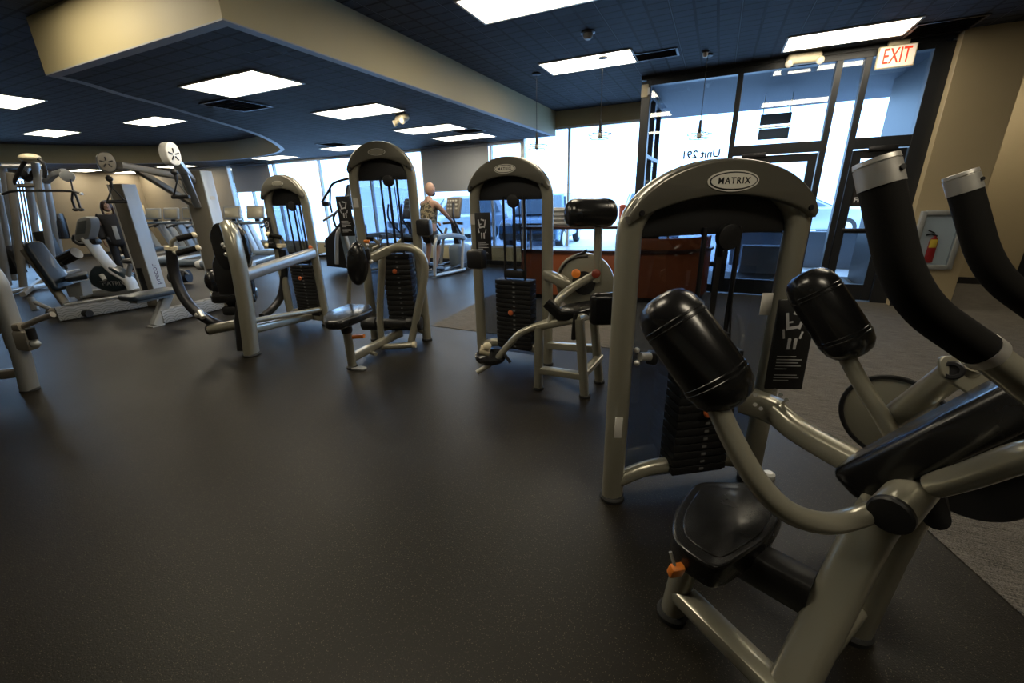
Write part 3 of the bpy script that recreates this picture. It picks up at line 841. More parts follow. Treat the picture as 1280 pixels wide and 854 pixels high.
MB().cyl(piv + LAT * .012, piv2, .050, seg=24, bev=.006).build('pivot_tube', STEEL, m1)
MB().lathe(piv + LAT * .014, -LAT, [(0, .049), (.012, .049), (.018, .044), (.020, 0)]).build('pivot_cap', BLACK, m1, label='black plastic end cap')
MB().tube([D(893, 500, 1.07), D(916, 550, 1.05), D(948, 604, 1.03), D(985, 640, 1.02), D(1030, 654, 1.05), D(1068, 648, 1.09), piv + LAT * .10], .0275, seg=18, smooth=True).build('roller_arm', STEEL, m1)
MB().tube([D(1046, 424, 1.53), D(1078, 482, 1.50), D(1102, 520, 1.48), D(1124, 556, 1.46), D(1150, 580, 1.44), D(1180, 590, 1.43)], .0275, seg=18, smooth=True).build('roller_arm', STEEL, m1)
# handle loops: foam grip, alloy collars, grey tube that returns to the pivot
def handle(pts, rf, dpt, lower, name='grip_arm', extra=()):
    g = MB().tube([D(*p) for p in pts], rf, seg=20, fil=.10, nf=8).build('foam_grip', FOAM, m1)
    P0, P1 = D(*pts[0]), D(*pts[1])
    ax = (P0 - P1).normalized()
    MB().lathe(P0 - ax * .004, ax, [(-.002, rf * .9), (-.001, rf * 1.035), (.040, rf * 1.035), (.0405, rf * .97), (.043, rf * .97), (.0435, rf * 1.035), (.052, rf * 1.0), (.053, rf * .6), (.050, 0)], seg=28).build('end_collar', CHROME, g, label='brushed metal end collar')
    MB().cyl(P0 + ax * .018 - FWD * (rf - .001) + RIGHT * rf * .3, P0 + ax * .018 - FWD * (rf + .004) + RIGHT * rf * .3, .005, seg=10).build('set_screw', BLACK, g)
    E0, E1 = D(*pts[-1]), D(*pts[-2])
    ax2 = (E0 - E1).normalized()
    MB().lathe(E0 - ax2 * .006, ax2, [(0, rf * .9), (.0, rf * 1.03), (.022, rf * 1.03), (.022, rf * .8)], seg=28).build('inner_collar', CHROME, g)
    MB().tube([E0 - ax2 * .01] + [D(*p) for p in lower] + list(extra), rf * .86, seg=18, fil=.06, nf=6).build(name, STEEL, m1)
handle([(1101, 230, .80), (1131, 372, .81), (1226, 438, .82)], .036, .8, [(1282, 480, .81), (1350, 535, .79), (1372, 570, .78), (1330, 566, .80), (1284, 568, .84), (1215, 594, .97), (1168, 607, 1.06)])
handle([(1206, 238, 1.12), (1235, 342, 1.13), (1310, 396, 1.14)], .0355, 1.1, [(1370, 445, 1.13), (1400, 500, 1.15)], extra=[piv2 + AFT * .16, piv2 - LAT * .03])
# bolted link up to the grip arm
lk = MB().tube([D(1118, 520, 1.52), D(1165, 487, 1.35), D(1212, 452, 1.24)], .041, seg=16).build('link_tube', STEEL, m1)
pl = fillet([D(1178, 470, 1.235), D(1176, 446, 1.235), D(1204, 444, 1.235), D(1260, 492, 1.235), D(1240, 510, 1.235)], .02, 5, closed=True)
MB().prism(pl, FWD * .014, .003).build('link_plate', STEEL, m1)
n_ = -ray(1190, 462).normalized()
MB().lathe(D(1190, 463, 1.235), n_, [(0, .028), (.01, .028), (.013, .024), (.013, .016), (.006, .014), (.006, .0)]).build('link_bolt', DARKM, m1)
# cam discs
cd = D(1117, 522, 1.74)
o = MB().lathe(cd - LAT * .015, LAT, [(0, .0), (0, .165), (.006, .178), (.024, .178), (.030, .165), (.030, 0)], seg=40).build('cam_disc', STEEL, m1)
MB().lathe(cd - LAT * .022, LAT, [(0, .183), (.005, .188), (.010, .183), (.010, .17), (0, .17), (0, .183)], seg=40, cap=False).build('rim', BLACK, o)
MB().lathe(cd + LAT * .018, LAT, [(0, .04), (.06, .04), (.065, .03), (.065, 0)]).build('hub', STEEL, o)
cd2 = D(1213, 592, 1.38)
MB().lathe(cd2 - LAT * .01, LAT, [(0, 0), (0, .155), (.005, .16), (.018, .16), (.023, .155), (.023, 0)], seg=40).build('counterweight_disc', DARKM, m1, label='dark flat disc under the grip arm')
# backrest
p0, p1 = D(1052, 588, 1.30), D(1300, 462, .98)
ax = (p1 - p0).normalized()
nr = ax.cross(LAT).normalized()
if nr.dot(Vec((0, 0, 1))) < 0: nr = -nr
hw = .125
Lp = (p1 - p0).length + .06
def bp(t, s): return p0 + ax * t + LAT * s
poly = fillet([bp(0, -hw * .72), bp(.12, -hw * .95), bp(Lp * .6, -hw * 1.15), bp(Lp, -hw), bp(Lp, hw), bp(Lp * .6, hw * 1.15), bp(.12, hw * .95), bp(0, hw * .72)], .07, 5, closed=True)
bk = MB().prism([p + nr * .02 for p in poly], -nr * .105, .03, seg=4).build('backrest', VINYL, m1)
MB().prism([p0 + ax * (.04 + (Lp - .08) * t) + LAT * s - nr * .085 for t, s in ((0, -.09), (1, -.10), (1, .10), (0, .09))], -nr * .02, .004).build('backrest_shell', BLACK, bk)
MB().tube([bp(.16, .02) - nr * .10, bp(.10, .0) - nr * .20, piv + LAT * .3], .03, seg=14).build('backrest_bracket', DARKM, m1)
# seat
zs = .475
sp = [F(x, y, zs) for x, y in ((869, 602), (974, 604), (984, 634), (962, 674), (905, 712), (884, 710), (838, 676), (842, 640))]
sp = fillet(sp, .06, 5, closed=True)
st_ = MB().prism([p + Vec((0, 0, .004)) for p in sp], (0, 0, -.085), .026, seg=4).build('seat', VINYL, m1)
cen = sum(sp, Vec()) / len(sp)
inner = [cen + (p - cen) * .80 for p in sp]
MB().prism([p + Vec((0, 0, .0075)) for p in inner], (0, 0, -.006), .003).build('seat_panel', VINYL, st_)
MB().prism([p + (cen - p) * .12 + Vec((0, 0, -.078)) for p in sp], (0, 0, -.02), .004).build('seat_base', BLACK, m1)
# seat carriage: black housing that slopes from the seat to the main post
hs_ = [F(900, 702, .40), F(990, 655, .40), F(1046, 672, .40), F(1012, 712, .26), F(950, 757, .22), F(915, 735, .27)]
a_ = cen + Vec((0, 0, -.10))
b_ = F(972, 905).lerp(D(1088, 660, 1.16), .62); b_.z = a_.z; b_ = b_ + (a_ - b_).normalized() * .055
MB().tube([a_ + AFT * -.02, b_], .060, .050, seg=16, sq=5, side=Vec((0, 0, 1))).build('seat_carriage', BLACK, m1)
MB().box(F(845, 713, .40), (.045, .028, .05), rotz(.6) @ Matrix.Rotation(.3, 3, 'X'), bev=.008).build('seat_lever', ORANGE, m1, label='orange plastic adjustment lever')
MB().cyl(F(838, 690, .46), F(845, 713, .41), .005).build('lever_rod', CHROME, m1)
# frame on the floor
ff = F(840, 768); FT_ = ff + Vec((0, 0, .30))
MB().tube([ff + Vec((0, 0, .01)), Vec((ff.x, ff.y, .34)) + (cen - ff).normalized() * 0 + Vec((.03, .0, 0))], .043, seg=18).build('front_leg', STEEL, m1)
MB().lathe(ff, (0, 0, 1), [(0, .054), (.02, .056), (.032, .046)]).build('rubber_foot', RUBBER, m1)
pf = F(972, 905)
MB().tube([ff + Vec((.01, 0, .125)), Vec((pf.x, pf.y, .125))], .032, .042, seg=14, sq=4, side=(0, 0, 1)).build('base_beam', STEEL, m1)
MB().tube([Vec((pf.x, pf.y, .01)), Vec((pf.x, pf.y, .10)), D(1088, 660, 1.16), D(1106, 636, 1.13)], .040, .056, seg=20, sq=2.6, side=LAT, fil=.1).build('main_post', STEEL, m1)
MB().lathe(Vec((pf.x, pf.y, 0)), (0, 0, 1), [(0, .085), (.02, .087), (.03, .076)]).build('rubber_foot', RUBBER, m1)
rl = F(1064, 790)
MB().tube([rl + Vec((0, 0, .01)), D(1108, 690, 1.34), piv + LAT * .26], .045, .055, seg=18, side=LAT).build('rear_leg', STEEL, m1)
MB().lathe(rl, (0, 0, 1), [(0, .062), (.02, .064), (.03, .055)]).build('rubber_foot', RUBBER, m1)
MB().tube([Vec((pf.x, pf.y, .11)), Vec((rl.x, rl.y, .14))], .034, seg=14).build('base_tie', STEEL, m1)
MB().tube([D(960, 840, 1.33), D(972, 846, 1.33)], .012).sphere(D(956, 836, 1.33), .016).build('levelling_bolt', WHITE, m1)
# boom that ties the tower to the chair
bA, bB, bC = D(938, 498, 1.98), D(1000, 540, 1.78), D(1090, 590, 1.50)
MB().tube([bA, D(965, 512, 1.90), bB, bC, D(1130, 612, 1.40)], .050, .046, seg=16, sq=3.2, smooth=True, side=(0, 0, 1)).build('boom', STEEL, m1)
MB().tube([D(928, 500, 1.99), D(955, 508, 1.93), D(972, 516, 1.89)], .058, .054, seg=16, sq=4, side=(0, 0, 1)).build('boom_clamp', STEEL, m1)
for x, y in ((944, 506), (951, 511), (944, 494), (968, 488), (976, 494), (983, 500)):
    MB().cyl(D(x, y, 1.87), D(x, y, 1.84), .009, seg=8).build('clamp_bolt', CHROME, m1)
wf = F(960, 596)
MB().lathe(wf, (0, 0, 1), [(0, .035), (.02, .033), (.03, .02), (.03, 0)]).build('floor_cap', WHITE, m1)

# ---------- leg machine with a high roller
TL, TR = F(603, 443), F(684, 456)
mid, rz, WW = towerframe(TL, TR)
m4 = root('leg_curl_machine', 'strength machine with a black roller pad on a tall post beside its tower', 'gym machine', mid, rz)
tower(m4, WW, 1.50, 1.83, stack=(.04, .36, .80), pin=.50, ra=.05)
T4 = XF[m4.name]
def loc(M, x, y, z): return M @ Vec((x, y, z))
fr = Matrix((T4.to_3x3().col[0], T4.to_3x3().col[1], Vec((0, 0, 1)))).transposed()
placard(m4, loc(T4, -.245, -.06, 1.18), .16, .42, fr)
MB().box(loc(T4, -WW / 2, -.05, 1.33), (.05, .003, .09), fr, bev=0).build('paper_label', PAPER, m4)
Af, Bf, Cf = F(673, 486), F(731, 496), F(749, 478)
Df = Af + (Cf - Bf) * 1.05
zt_ = .60
topA, topB, topC, topD = K(674, 408, Af), K(724, 398, Bf), K(742, 392, Cf), None
def leg4(f, t): 
    MB().tube([f + Vec((0, 0, .01)), t], .034, .040, seg=14, sq=3).build('leg', STEEL, m4)
    MB().lathe(f, (0, 0, 1), [(0, .045), (.016, .046), (.024, .038)]).build('rubber_foot', RUBBER, m4)
leg4(Af, topA); leg4(Bf, topB); leg4(Cf, topC)
MB().tube([K(673, 462, Af), K(728, 470, Bf)], .030, .036, seg=12, sq=4).build('base_rail', STEEL, m4)
MB().tube([K(729, 468, Bf), K(750, 446, Cf)], .026, .032, seg=12, sq=4).build('base_rail', STEEL, m4)
MB().tube([loc(T4, WW / 2, 0, .20), K(746, 436, Cf)], .036, .034, seg=12, sq=4).build('base_rail', STEEL, m4)
MB().tube([topA, topB, topC], .034, seg=12).build('seat_rail', STEEL, m4)
P4 = (Af + Bf + Cf) / 3
sc = K(716, 384, P4)
pad = [K(694, 391, P4, -.05), K(722, 397, P4, -.12), K(748, 381, P4, .0), K(757, 369, P4, .14), K(738, 370, P4, .16), K(706, 379, P4, .08)]
zc = sum(p.z for p in pad) / 6
pad = fillet([Vec((p.x, p.y, zc + (p.z - zc) * .3)) for p in pad], .05, 5, closed=True)
MB().prism(pad, (0, 0, -.07), .022).build('seat', VINYL, m4)
MB().tube([K(684, 378, P4, -.05), K(700, 394, P4, -.1), K(722, 394, P4, -.12)], .045, .03, seg=14, sq=3).build('thigh_pad', VINYL, m4)
Pb = K(755, 386, P4, -.18)
ru = Matrix((RH, FH, Vec((0, 0, 1)))).transposed()
MB().box(Pb, (.21, .10, .24), ru @ Matrix.Rotation(.0, 3, 'Y'), bev=.04, seg=4).build('knee_pad', VINYL, m4)
pp = K(748, 345, P4, .28)
MB().tube([K(746, 352, P4, .28), K(748, 282, P4, .28)], .030, .034, seg=14, sq=3).build('roller_post', STEEL, m4)
roller(m4, K(707, 267, P4, .20), K(769, 266, P4, .30), .108)
dc = K(731, 353, P4, .36); dn = (CAM - dc); dn.z = 0; dn = (dn.normalized() - RH * .3).normalized()
o = MB().lathe(dc, dn, [(0, 0), (0, .24), (.008, .25), (.024, .25), (.03, .24), (.03, 0)], seg=40).build('cam_disc', STEEL, m4)
MB().lathe(dc + dn * .031, dn, [(0, .10), (.006, .10), (.006, .04), (.016, .04), (.016, 0)], seg=24).build('hub', DARKM, o)
u_ = dn.cross(Vec((0, 0, 1))).normalized(); v_ = Vec((0, 0, 1))
mb = MB()
mb.tube([dc + dn * .034 + (u_ * math.cos(a) + v_ * math.sin(a)) * .225 for a in [.35 + .09 * k for k in range(16)]], .010, seg=8)
mb.build('index_slot', BLACK, o)
MB().tube([dc + dn * .03 + v_ * .20 + u_ * .10, dc + dn * .03 + v_ * .27 - u_ * .02], .012).build('index_lever', BLACK, o)
def knob(r, p, m_, rad): MB().lathe(p, (CAM - p), [(0, rad * .4), (.012, rad * .4), (.014, rad), (.034, rad), (.040, rad * .7), (.040, 0)]).build('knob', m_, r)
knob(m4, K(720, 342, P4, .20), ORANGE, .036)
MB().tube([K(688, 404, P4, -.02), K(697, 378, P4, .0), K(712, 362, P4, .04), K(744, 343, P4, .12)], .032, seg=14, smooth=True).build('lever_arm', STEEL, m4)
knob(m4, K(745, 342, P4, .06), mat('dark_red_plastic', (.20, .03, .015), .4), .034)
MB().tube([loc(T4, WW / 2, -.02, .86), K(703, 352, P4, .30), K(716, 362, P4, .32)], .048, .04, seg=14, sq=3, smooth=True).build('boom', STEEL, m4)
Ph = Af
MB().tube([K(622, 448, Ph), K(637, 430, Ph), K(650, 417, Ph), K(672, 407, Ph), K(704, 396, Ph, -.06)], .027, seg=14, smooth=True).build('swing_arm', STEEL, m4)
MB().tube([K(596, 466, Ph, -.04), K(618, 452, Ph), K(634, 434, Ph)], .020, seg=12).build('shin_bar', STEEL, m4)
sd = K(613, 448, Ph, .03)
MB().lathe(sd, Vec((.3, -.5, .75)), [(0, 0), (0, .10), (.012, .125), (.035, .125), (.05, .10), (.05, 0)], seg=28, flat=.62, u=RH).build('shin_pad', VINYL, m4)
MB().tube([K(600, 437, Ph, .02), K(612, 440, Ph, .02)], .04).sphere(K(609, 433, Ph), .035).build('shin_adjuster', CREAM, m4)
MB().tube([K(629, 441, Ph), K(638, 453, Ph, -.05)], .014, seg=8).build('adjuster_pin', DARKM, m4)
MB().tube([K(720, 392, P4, -.14), K(718, 408, P4, -.14), K(717, 424, P4, -.14)], .018, .03, seg=10).build('handle_grip', BLACK, m4)
MB().tube([K(580, 389, P4, .5), K(600, 386, P4, .5)], .10, seg=14).build('side_grip', BLACK, m4) if False else None
MB().box(K(596, 324, Ph, .42), (.15, .12, .16), bev=.03).build('pulley_cover', BLACK, m4)

# ---------- seated machine with chest pad and bent double tube
TL, TR = F(471, 425), F(533, 425)
mid, rz, WW = towerframe(TL, TR)
m3 = root('row_machine', 'strength machine with a small flat seat, black chest pad and bent double tube', 'gym machine', mid, rz)
tower(m3, WW + .02, 1.72, 2.06, stack=(.06, .30, .98), pin=.80, ra=.05, badge=False)
T3 = XF[m3.name]
fr3 = Matrix((T3.to_3x3().col[0], T3.to_3x3().col[1], Vec((0, 0, 1)))).transposed()
placard(m3, loc(T3, -WW / 2 - .14, -.03, 1.37), .15, .40, fr3)
MB().box(loc(T3, -WW / 2, -.046, 1.50), (.05, .003, .09), fr3, bev=0).build('paper_label', PAPER, m3)
MB().box(loc(T3, WW / 2 + .10, -.02, 1.24), (.15, .14, .17), fr3, bev=.03).build('pulley_cover', BLACK, m3)
Sf = F(441, 460)
MB().tube([Sf + Vec((0, 0, .01)), Vec((Sf.x, Sf.y, .40))], .040, seg=16).build('seat_post', STEEL, m3)
MB().tube([Vec((Sf.x, Sf.y, .34)), Vec((Sf.x, Sf.y, .52))], .032, seg=16).build('seat_post_sleeve', BLACK, m3)
MB().lathe(Vec((Sf.x, Sf.y, .36)), (0, 0, 1), [(0, .048), (.03, .052), (.06, .048)]).build('collar', BLACK, m3)
MB().lathe(Sf, (0, 0, 1), [(0, .055), (.018, .056), (.026, .044)]).build('rubber_foot', RUBBER, m3)
MB().prism(fillet([Vec((Sf.x, Sf.y, .0)) + Vec(q) for q in ((.02, -.05, 0), (.16, -.03, 0), (.16, .03, 0), (.02, .05, 0))], .02, 4, closed=True), (0, 0, .02), .005).build('floor_plate', GREYP, m3)
MB().tube([K(441, 421, Sf, -.05), K(455, 420, Sf, -.05)], .018, .028, seg=10, sq=3).build('seat_lever', ORANGE, m3, label='orange seat lever')
zs = .60
sp = fillet([F(x, y, zs) for x, y in ((403, 396), (408, 389), (436, 379), (463, 380), (467, 385), (452, 392), (425, 402), (406, 402))], .05, 4, closed=True)
MB().prism(sp, (0, 0, -.075), .022).build('seat', VINYL, m3)
MB().tube([Vec((Sf.x, Sf.y, .10)), F(492, 420, .10), T3 @ Vec((.02, -.05, .10))], .042, .034, seg=14, sq=4).build('base_beam', STEEL, m3)
V1, V2 = F(477, 433), F(515, 431)
MB().tube([F(476, 434, .05), F(517, 431, .05)], .032, seg=14).build('floor_bar', STEEL, m3)
MB().cyl(F(516, 431, .05), F(520, 431, .05), .036).build('floor_bar_cap', CREAM, m3)
Pp = (Sf + V1) / 2
MB().tube([K(457, 325, Pp), K(470, 320, Pp, .06), K(486, 312, Pp, .10)], .045, .035, seg=14, sq=4).build('chest_pad_arm', STEEL, m3)
MB().tube([K(480, 315, V1), K(497, 309, V1), K(516, 311, V1), K(528, 322, V1), K(531, 342, V1), K(524, 380, V1), K(514, 428, V1)], .040, seg=16, smooth=True).build('bent_tube', STEEL, m3)
MB().tube([K(478, 318, V1), K(477, 345, V1), K(475, 390, V1), K(477, 431, V1)], .036, seg=16, smooth=True).build('bent_tube', STEEL, m3)
cp = K(447, 330, Pp, -.05)
MB().sphere(cp, 1, (.10, .07, .205), ru @ Matrix.Rotation(.10, 3, 'Y') @ Matrix.Rotation(.5, 3, 'Z')).build('chest_pad', VINYL, m3)
MB().box(K(460, 320, Pp), (.05, .05, .14), ru, bev=.012).build('pad_bracket', BLACK, m3)
MB().sphere(K(464, 327, Pp, -.06), .02).sphere(K(459, 306, Pp, -.06), .016).build('bracket_bolts', CHROME, m3)
MB().lathe(K(459, 305, Pp, -.05), (0, 0, 1), [(0, .012), (.02, .028), (.035, .028), (.04, 0)]).build('knob', ORANGE, m3)
MB().tube([K(436, 382, Pp, .12), K(437, 350, Pp, .12), K(440, 316, Pp, .06)], .020, seg=12, smooth=True).build('pad_upright', STEEL, m3)
Hp = V1 + FH * .25
for (a, b, c_, d_) in (((449, 299), (467, 299), (474, 306), (466, 311)), ((522, 300), (503, 299), (495, 306), (492, 316))):
    MB().tube([K(*b, Hp), K(*c_, Hp), K(*d_, Hp)], .018, seg=10, smooth=True).build('handle_tube', STEEL, m3)
    g = MB().tube([K(*a, Hp), K(*b, Hp)], .024, seg=12).build('hand_grip', FOAM, m3)
    e = K(*a, Hp); MB().sphere(e, .027).build('grip_end', WHITE, g)
fl_ = [T3 @ Vec((x, -.14, .24)) for x in (-.36, .30)]
MB().cyl(fl_[0], fl_[1], .055, bev=.01).build('foot_roller', BLACK, m3)
fu = (fl_[1] - fl_[0]).normalized()
MB().cyl(fl_[0] - fu * .004, fl_[0] + fu * .16, .075, bev=.015).build('roller_end', BLACK, m3)
MB().cyl(fl_[1] - fu * .16, fl_[1] + fu * .004, .075, bev=.015).build('roller_end', BLACK, m3)
MB().tube([F(455, 438, .06), F(470, 443, .06)], .02).build('floor_tie', STEEL, m3)

# ---------- chest press seen from behind
TL, TR = F(367, 402), F(407, 406)
mid, rz, WW = towerframe(TL, TR)
m2 = root('chest_press_machine', 'chest press machine seen from behind its shiny curved post and black backrest', 'gym machine', mid, rz)
tower(m2, WW + .04, 1.50, 1.83, stack=(.10, .36, .78), pin=.62, ra=.055, badge=False)
T2 = XF[m2.name]
fr2 = Matrix((T2.to_3x3().col[0], T2.to_3x3().col[1], Vec((0, 0, 1)))).transposed()
placard(m2, loc(T2, -WW / 2 - .02, -.07, 1.18), .11, .36, fr2)
MB().box(loc(T2, -.12, .02, .50), (.10, .01, .66), fr2, bev=0).build('side_panel', GREYP, m2)
Pf = F(315, 444)
MB().tube([Pf + Vec((0, 0, .01)), K(309, 395, Pf), K(301, 345, Pf), K(294, 312, Pf), K(289, 292, Pf, .04), K(286, 284, Pf, .10)], .062, .085, seg=20, sq=2.6, smooth=True, side=RH).build('main_post', STEEL, m2)
MB().lathe(Pf, (0, 0, 1), [(0, .085), (.015, .087), (.025, .075)], flat=1.1).build('rubber_foot', RUBBER, m2)
MB().tube([K(302, 438, Pf, .06), K(299, 400, Pf, .10), K(301, 378, Pf, .12)], .045, seg=12).build('rear_leg', DARKM, m2)
def slab(cx, cy, w, h, push, name, round_=.5, sc=1.0, tilt=0.0):
    c = K(cx, cy, Pf, push); dd = (c - CAM).dot(FWD) / F_PX
    w2, h2 = w * dd / 2, h * dd / 2 * 1.04
    po = [(-w2, -h2 * .5), (-w2, h2 * .55), (-w2 * .6, h2), (w2 * .6, h2), (w2, h2 * .55), (w2, -h2 * .5), (w2 * .7, -h2), (-w2 * .7, -h2)]
    R_ = Matrix.Rotation(tilt, 3, RH)
    po = fillet([c + R_ @ (RH * a + Vec((0, 0, b))) for a, b in po], .05, 4, closed=True)
    return MB().prism(po, R_ @ (FH * .085), .025).build(name, VINYL, m2)
slab(286, 310, 44, 58, .14, 'head_pad')
slab(290, 350, 44, 66, .14, 'backrest')
MB().sphere(K(268, 351, Pf, .35), 1, (.05, .10, .12)).build('side_pad', VINYL, m2)
zq = K(292, 376, Pf).z
sq_ = fillet([Vec((K(x, 376, Pf, pu).x, K(x, 376, Pf, pu).y, zq + .04)) for x, pu in ((264, .1), (320, .1), (326, .52), (266, .56))], .06, 4, closed=True)
MB().prism(sq_, (0, 0, -.09), .028).build('seat', VINYL, m2)
MB().box(K(297, 385, Pf, .25), (.16, .3, .10), ru, bev=.03).build('seat_base', BLACK, m2)
mb = MB()
for x, y in ((279, 306), (283, 318), (281, 309)): mb.sphere(K(x, y, Pf, .12), .022, seg=10)
mb.build('pad_bolts', CHROME, m2)
MB().tube([K(304, 345, Pf, .04), T2 @ Vec((WW / 2 + .02, -.02, .93))], .060, .050, seg=16, sq=3.4).build('upper_beam', STEEL2, m2)
MB().sphere(T2 @ Vec((WW / 2 + .02, -.03, 1.0)), .03).build('beam_bolt', ORANGE2, m2)
MB().tube([K(312, 402, Pf, .06), T2 @ Vec((WW / 2, -.05, .22))], .032, seg=12).build('lower_beam', STEEL, m2)
MB().tube([K(314, 412, Pf, .06), T2 @ Vec((.10, -.05, .12)), T2 @ Vec((WW / 2 + .04, -.02, .10))], .048, .042, seg=14, sq=3).build('base_beam', STEEL, m2)
# press arms
La = K(265, 410, Pf, .25)
MB().tube([K(214, 311, Pf, .35), K(217, 338, Pf, .35), K(226, 365, Pf, .32), K(243, 388, Pf, .29), K(266, 403, Pf, .27), K(283, 409, Pf, .2)], .052, seg=16, smooth=True).build('press_arm', DARKM, m2)
MB().tube([K(262, 412, Pf, .22), K(304, 404, Pf, .12)], .055, seg=14).build('pivot_tube', STEEL, m2)
MB().cyl(K(261, 412, Pf, .22), K(265, 411.5, Pf, .22), .058).build('pivot_cap', BLACK, m2)
MB().tube([K(249, 389, Pf, .20), K(254, 397, Pf, .16)], .03).sphere(K(247, 394, Pf, .2), .03).build('arm_clamp', CHROME, m2)
MB().cyl(K(214, 312, Pf, .35), K(213.5, 308, Pf, .35), .058).build('arm_cap', CREAM, m2, label='cream round end cap')
for pts, g0, g1 in ((((214, 309), (215, 302), (221, 298)), (221, 299), (242, 294)), (((216, 314), (221, 317)), (221, 317), (247, 310))):
    MB().tube([K(x, y, Pf, .33) for x, y in pts], .020, seg=10).build('handle_tube', STEEL, m2)
    g = MB().tube([K(*g0, Pf, .33), K(*g1, Pf, .42)], .030, seg=12).build('hand_grip', FOAM, m2)
    e = K(*g1, Pf, .42); MB().sphere(e, .032).build('grip_end', CREAM, g)
Rp = F(360, 402)
MB().tube([K(352, 312, Rp), K(355, 340, Rp), K(352, 368, Rp), K(342, 384, Rp, -.1), K(328, 396, Rp, -.3)], .048, seg=14, smooth=True).build('press_arm', DARKM, m2)
MB().cyl(K(352, 309, Rp, -.05), K(351.5, 305, Rp, -.05), .055).build('arm_cap', CREAM, m2)
for a, b in (((335, 293), (352, 297)), ((334, 307), (349, 309))):
    g = MB().tube([K(*a, Rp, -.1), K(*b, Rp, -.05)], .028, seg=12).build('hand_grip', FOAM, m2)
    MB().sphere(K(*a, Rp, -.1), .031).build('grip_end', CREAM, g)
MB().tube([K(352, 297, Rp, -.05), K(354, 303, Rp), K(352, 310, Rp)], .018, seg=8).build('handle_tube', STEEL, m2)
# ------------------------------------------------------------------ cable machines with benches
def wave_material():
    M = bpy.data.materials.new('grey_wave_pattern_paint'); M.use_nodes = True
    N = M.node_tree.nodes; L = M.node_tree.links; b = N['Principled BSDF']
    tc = N.new('ShaderNodeTexCoord'); sp = N.new('ShaderNodeSeparateXYZ'); L.new(tc.outputs['Object'], sp.inputs[0])
    # rings of arches repeated along the beam
    mo = N.new('ShaderNodeMath'); mo.operation = 'PINGPONG'; mo.inputs[1].default_value = .07
    ad = N.new('ShaderNodeMath'); ad.operation = 'ADD'; L.new(sp.outputs[1], ad.inputs[0]); ad.inputs[1].default_value = 10
    L.new(ad.outputs[0], mo.inputs[0])
    cb = N.new('ShaderNodeCombineXYZ'); L.new(mo.outputs[0], cb.inputs[0]); L.new(sp.outputs[2], cb.inputs[1])
    le = N.new('ShaderNodeVectorMath'); le.operation = 'LENGTH'; L.new(cb.outputs[0], le.inputs[0])
    m2_ = N.new('ShaderNodeMath'); m2_.operation = 'MODULO'; m2_.inputs[1].default_value = .032; L.new(le.outputs['Value'], m2_.inputs[0])
    gt = N.new('ShaderNodeMath'); gt.operation = 'LESS_THAN'; gt.inputs[1].default_value = .008; L.new(m2_.outputs[0], gt.inputs[0])
    mx = N.new('ShaderNodeMix'); mx.data_type = 'RGBA'; mx.inputs[6].default_value = (.28, .29, .30, 1); mx.inputs[7].default_value = (.12, .13, .14, 1)
    L.new(gt.outputs[0], mx.inputs[0]); L.new(mx.outputs[2], b.inputs['Base Color']); b.inputs['Roughness'].default_value = .5
    return M
WAVE = wave_material()

def beam(r, a, b, w, h, name, m_, z=None):
    a = Vec(a); b = Vec(b)
    MB().tube([a, b], h / 2, w / 2, seg=16, sq=7, side=(0, 0, 1)).build(name, m_, r)

# station with two swing arms and a flat seat
base = Vec((-6.78, 3.86, 0))
front = Vec((-6.66, 2.90, 0))
ft = root('cable_station', 'cable machine whose two long swing arms end in pulley heads', 'gym machine', base, math.atan2(front.y - base.y, front.x - base.x) + PI / 2)
MF = XF[ft.name]; RF3 = MF.to_3x3()
def L3(x, y, z): return MF @ Vec((x, y, z))       # local: -y towards the seat
RC = RF3 @ rotz(.24)
MB().box(L3(0, .02, 1.0), (.30, .22, 1.98), RC, bev=.02).build('column', TAUPE, ft)
MB().box(L3(0, .02, 1.0) + RC @ Vec((.155, 0, 0)), (.02, .21, 1.97), RC, bev=.006).build('side_panel', DAYLIT, ft)  # window-lit face, its brightness carried by the paint colour
MB().box(L3(0, .02, 1.0) + RC @ Vec((-.155, 0, 0)), (.02, .21, 1.97), RC, bev=.006).build('side_panel', DAYLIT, ft)
MB().box(L3(0, .02, 1.62) + RC @ Vec((.167, 0, 0)), (.004, .09, .05), RC, bev=0).build('paper_label', PAPER, ft)
MB().tube([L3(-.05, -.10, .28), L3(-.05, -.10, .62)], .055, .02, seg=12, side=RF3.col[0]).build('slot_cover', BLACK, ft)
beam(ft, L3(0, -.1, .105), L3(0, -.98, .105), .13, .19, 'base_beam', WAVE)
MB().tube([L3(0, -1.06, .01), L3(0, -.80, .38)], .055, .06, seg=14, sq=4, side=RF3.col[0]).build('seat_leg', GREYP, ft)
MB().box(L3(0, -1.06, .01), (.14, .16, .02), RF3, bev=.004).build('foot_plate', GREYP, ft)
sp = fillet([L3(-.18, -1.30, .46), L3(.18, -1.30, .46), L3(.19, -.70, .46), L3(-.19, -.70, .46)], .08, 4, closed=True)
MB().prism(sp, (0, 0, -.065), .02).build('seat', NAVY, ft)
MB().box(L3(0, -1.02, .375), (.16, .42, .05), RF3, bev=.015).build('seat_bracket', GREYP, ft)
